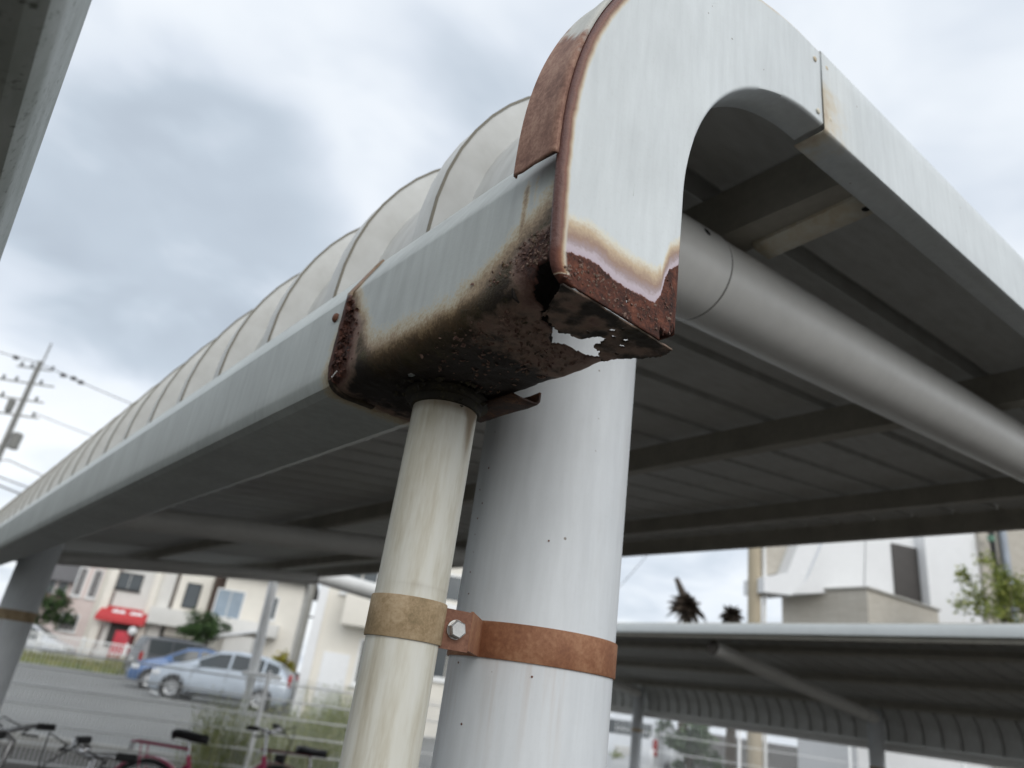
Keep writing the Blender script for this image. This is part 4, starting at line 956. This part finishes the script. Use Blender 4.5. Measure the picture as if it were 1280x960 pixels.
h4 = House('house', 'brown-gabled house with a cream bay and white balcony behind the parked cars', 192, 268, 47, R(8), 7.2, 8, M['brownw'], M['roof'])
h4.slab(219, 690, 262, 800, -.5, -.001, M['creamw'], 'bay')
u, v = h4.uv(240, 745, -.5); wo = part('window', MB().box((u-.45, -.56, v-.75), (u+.45, -.501, v+.75)), M['trim'], h4.e, smooth=False); part('pane', MB().box((u-.38, -.575, v-.68), (u+.38, -.561, v+.68)), M['wpane'], wo, smooth=False)
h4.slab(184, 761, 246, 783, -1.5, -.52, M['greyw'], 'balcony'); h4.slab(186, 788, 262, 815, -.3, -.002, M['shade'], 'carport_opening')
h5 = House('house', 'grey-cream house with a pale blue window and tiled porch roof', 262, 366, 45, R(10), 6.2, 9, M['creamw'], M['roof'], over=.7, rise=2.4)
h5.win(286, 755, 1.5, 1.5, M['bpane'], panes=2); h5.slab(262, 775, 348, 792, -1.0, -.001, M['greyw'], 'balcony')
u, v = h5.uv(290, 795, -1.2); part('porch_roof', MB().prism([(u-1.6, v-.5), (u+1.4, v+.35), (u+1.4, v+.5), (u-1.6, v-.3)], -2.6, -1.05), M['white'], h5.e, smooth=False); part('porch_wall', MB().box((u-.2, -2.4, 0), (u+1.3, -1.1, v+.05)), M['greyw'], h5.e, smooth=False)
h5.win(338, 760, .7, 1.2, panes=1)
h6 = House('house', 'large cream house with balcony, seen left and right of the downpipe', 392, 592, 24, R(4), 6.8, 4.5, M['creamw'], M['roof'], base=LOTZ, rise=2)
h6.slab(428, 742, 592, 792, -.9, -.001, M['creamw'], 'balcony'); h6.slab(395, 815, 430, 900, -.05, -.001, M['white'], 'garage_door'); h6.slab(386, 690, 398, 900, -.1, -.001, M['white'], 'pilaster')
h6.win(452, 727, 1.0, .7); h6.win(470, 830, 1.1, 1.2); h6.win(560, 820, 1.2, 1.3); h6.win(556, 735, 1.2, .8)
# white villa with stone balcony at the right
vl = House('villa', 'white villa with stone-faced balcony and slanted white gable at the right', 1064, 1400, 19.5, R(12), 9.0, 2.4, M['white'], None, rise=1.2, group='villas on the right')
k = NT('split_stone_cladding'); br = k.n.new('ShaderNodeTexBrick'); br.inputs['Scale'].default_value = 5; br.inputs['Mortar Size'].default_value = .012; br.inputs['Color1'].default_value = (.50, .47, .41, 1); br.inputs['Color2'].default_value = (.62, .59, .53, 1); br.inputs['Mortar'].default_value = (.36, .34, .30, 1); br.inputs['Brick Width'].default_value = .9; br.inputs['Row Height'].default_value = .14
mp = k.n.new('ShaderNodeMapping'); mp.inputs['Rotation'].default_value = (R(90), 0, 0); k.l.new(k.tc.outputs['Object'], mp.inputs[0]); k.l.new(mp.outputs[0], br.inputs['Vector'])
M['stone'] = k.done(k.mix(k.m('MULTIPLY', k.noise(6, 4), .5), br.outputs['Color'], (.42, .38, .32)), .9)
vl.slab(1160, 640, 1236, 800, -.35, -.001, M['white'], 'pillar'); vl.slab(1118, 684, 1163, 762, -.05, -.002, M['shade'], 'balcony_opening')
(ua, va), (ub, vb) = vl.uv(1076, 737, -2.0), vl.uv(1168, 800, -1.35)
part('stone_balcony', MB().prism([(ua, -2.2), (ub+.2, -1.35), (ub+.2, -.003), (ua-.8, -.003)], va-1.15, va, ax='Z'), M['stone'], vl.e, smooth=False)
part('balcony_coping', MB().prism([(ua-.02, -2.28), (ub+.25, -1.40), (ub+.25, -.004), (ua-.88, -.004)], va+.002, va+.05, ax='Z'), M['kerb'], vl.e, smooth=False)
part('balcony_slab', MB().prism([(ua-.1, -2.4), (ub+.25, -1.45), (ub+.25, -.004), (ua-1.1, -.004)], va-1.5, va-1.152, ax='Z'), M['white'], vl.e, smooth=False)
def vpoly(pts, off, y1, mat, name): part(name, MB().prism([vl.uv(a, b, off) for a, b in pts], off, y1), mat, vl.e, smooth=False)
vpoly([(1024, 640), (1006, 660), (984, 716), (955, 721), (955, 740), (990, 744), (1004, 728), (1026, 676), (1042, 640)], -3.0, -2.2, M['white'], 'gable_trim')
vpoly([(955, 640), (1010, 640), (986, 714), (955, 720)], -2.6, -2.3, M['stone'], 'gable_cladding')
vpoly([(1040, 640), (1082, 640), (1079, 740), (992, 742), (1010, 722), (1030, 676)], -1.2, -.002, M['white'], 'slanted_wing')
vpoly([(1083, 640), (1090, 640), (1090, 742), (1081, 740)], -.9, -.003, M['white'], 'window_jamb')
vr = House('stone_house', 'beige stone-clad house wall with a grey-blue downpipe at the right edge', 1240, 1420, 19.9, R(12), 9.4, 2.2, M['stone'], None, group='villas on the right')
u, v = vr.uv(1258, 700, -.12); part('drainpipe', MB().tube([(u, -.12, 0), (u, -.12, 9.3)], .10, 12), plain('grey_blue_pipe', (.36, .40, .46), .5), vr.e); u, v = vr.uv(1239, 673, -.3); part('wall_lamp', MB().lathe([(.001, -.1), (.09, -.08), (.11, .05), (.001, .1)], (u, -.3, v), n=12), plain('green_lamp', (.12, .25, .18), .4), vr.e)
u, v = vr.uv(1246, 700, -.06); part('drainpipe', MB().tube([(u-.05, -.06, 0), (u-.05, -.06, 9.3)], .06, 10), M['trim'], vr.e)
# low white wall under the villa's garden
(a, b) = at(1010, 800, 17.0), at(1010, 950, 17.0)
# ------------------------------------------------------------------ poles and wires
M['conc'] = plain('concrete_pole', (.22, .22, .21), .85, var=.1); M['beige'] = plain('beige_pole', (.42, .36, .26), .7, var=.1); M['wire'] = plain('black_wire', (.03, .03, .032), .7)
p = at(943, 740, 16); up_ = thing('utility_pole', 'beige round pole beside the white villa gable', 'utility pole', Vector((p.x, p.y, 0)), 0, 'utility poles'); part('shaft', MB().tube([(0, 0, 0), (0, 0, 9.5)], [.155, .125], 20), M['beige'], up_); part('pole_band', MB().tube([(0, 0, 5.6), (0, 0, 5.7)], .15, 20), M['steel'], up_)
part('cable_duct', MB().tube([(.2, -.12, 0), (.2, -.12, 9)], .04, 10), M['whitepaint'], up_)
p = at(384, 760, 27); up3 = thing('utility_pole', 'slim pale pole left of the cream house', 'utility pole', Vector((p.x, p.y, 0)), 0, 'utility poles'); part('shaft', MB().tube([(0, 0, 0), (0, 0, 8.5)], [.16, .11], 16), M['kerb'], up3)
q = at(402, 774, 27); v = q-Vector((p.x, p.y, 0)); part('lamp_arm', MB().tube([(0, 0, v.z), (v.x*1.0, v.y*1.0, v.z+.05)], .03, 8), M['trim'], up3); part('lamp_head', MB().bbox((v.x-.28, v.y-.14, v.z-.02), (v.x+.28, v.y+.14, v.z+.14), .04), M['trim'], up3)
tp = at(51, 452, 42); ux = RGT; up2 = thing('utility_pole', 'tall grey utility pole with crossarms and insulators against the sky', 'utility pole', Vector((tp.x, tp.y, 0)), -YAW, 'utility poles')
H2 = tp.z; part('shaft', MB().tube([(0, 0, 0), (0, 0, H2)], [.21, .14], 16), M['conc'], up2); part('top_mast', MB().tube([(.12, 0, H2-.9), (.16, 0, H2+1.3)], .05, 8), M['conc'], up2)
ins = MB().lathe([(.001, -.14), (.05, -.13), (.09, -.08), (.05, -.05), (.09, 0), (.05, .03), (.09, .08), (.03, .14), (.001, .15)], (0, 0, 0), n=10).mesh('insulator', M['trim'])
for dz, ln, xs in ((.5, 1.6, (-1.3, -.5, 1.1)), (1.5, 2.6, (-2.2, -1.2, .7)), (2.6, 2.2, (-1.7, .9)), (3.6, 2.4, (-1.8, -.8, 1.2)), (5.6, 1.6, (-1.2, .6))):
    ca = part('crossarm', MB().bbox((-ln*.8, -.04, H2-dz-.04), (ln*.55, .04, H2-dz+.04), .01), M['conc'], up2)
    for x in xs: link('insulator', ins, ca, (x*.8, 0, H2-dz+.18))
part('transformer', MB().lathe([(.001, -.5), (.28, -.48), (.30, .42), (.2, .5), (.001, .52)], (.62, -.1, H2-5.2), n=16), M['conc'], up2)
part('transformer', MB().lathe([(.001, -.4), (.20, -.38), (.22, .34), (.001, .42)], (-.55, -.1, H2-3.1), n=16), M['conc'], up2)
def wire(label, pts, r=.022, beads=()):
    """pts: (px,py,D) ends; sagging span"""
    P_ = [at(*q) for q in pts]; e = thing('power_line', label, 'cable', P_[0], 0, 'overhead cables'); path = []
    for a_, b_ in zip(P_, P_[1:]):
        for i in range(13):
            t = i/12; path.append(a_.lerp(b_, t)-P_[0]-Vector((0, 0, 4*t*(1-t)*.25)))
    part('cable', MB().tube(path, r, 6), M['wire'], e)
    for q in beads:
        c = at(*q)-P_[0]; part('line_spacer', MB().bbox(tuple(c-Vector((.16, .16, .09))), tuple(c+Vector((.16, .16, .09))), .04), M['trim'], e)
wire('upper overhead cable with dark line spacers, right and left of the tall pole', [(-120, 395, 42), (45, 452, 42), (330, 566, 46)], .026, [(20, 447, 42), (79, 469, 42), (92, 473, 42.3), (101, 478, 42.5)])
wire('thin overhead cable below the one with line spacers', [(40, 515, 42), (330, 615, 46)], .02)
wire('overhead cable leaving the transformer at the left edge', [(-60, 560, 42), (10, 575, 42), (240, 660, 46)], .028)
wire('second lowest overhead cable at the left edge', [(-60, 573, 42), (240, 672, 46)], .034)
wire('lowest thick overhead cable at the left edge', [(-60, 582, 42), (240, 690, 46)], .045)
wire('faint overhead cable seen between the post and the palm', [(700, 800, 30), (812, 690, 34)], .014)
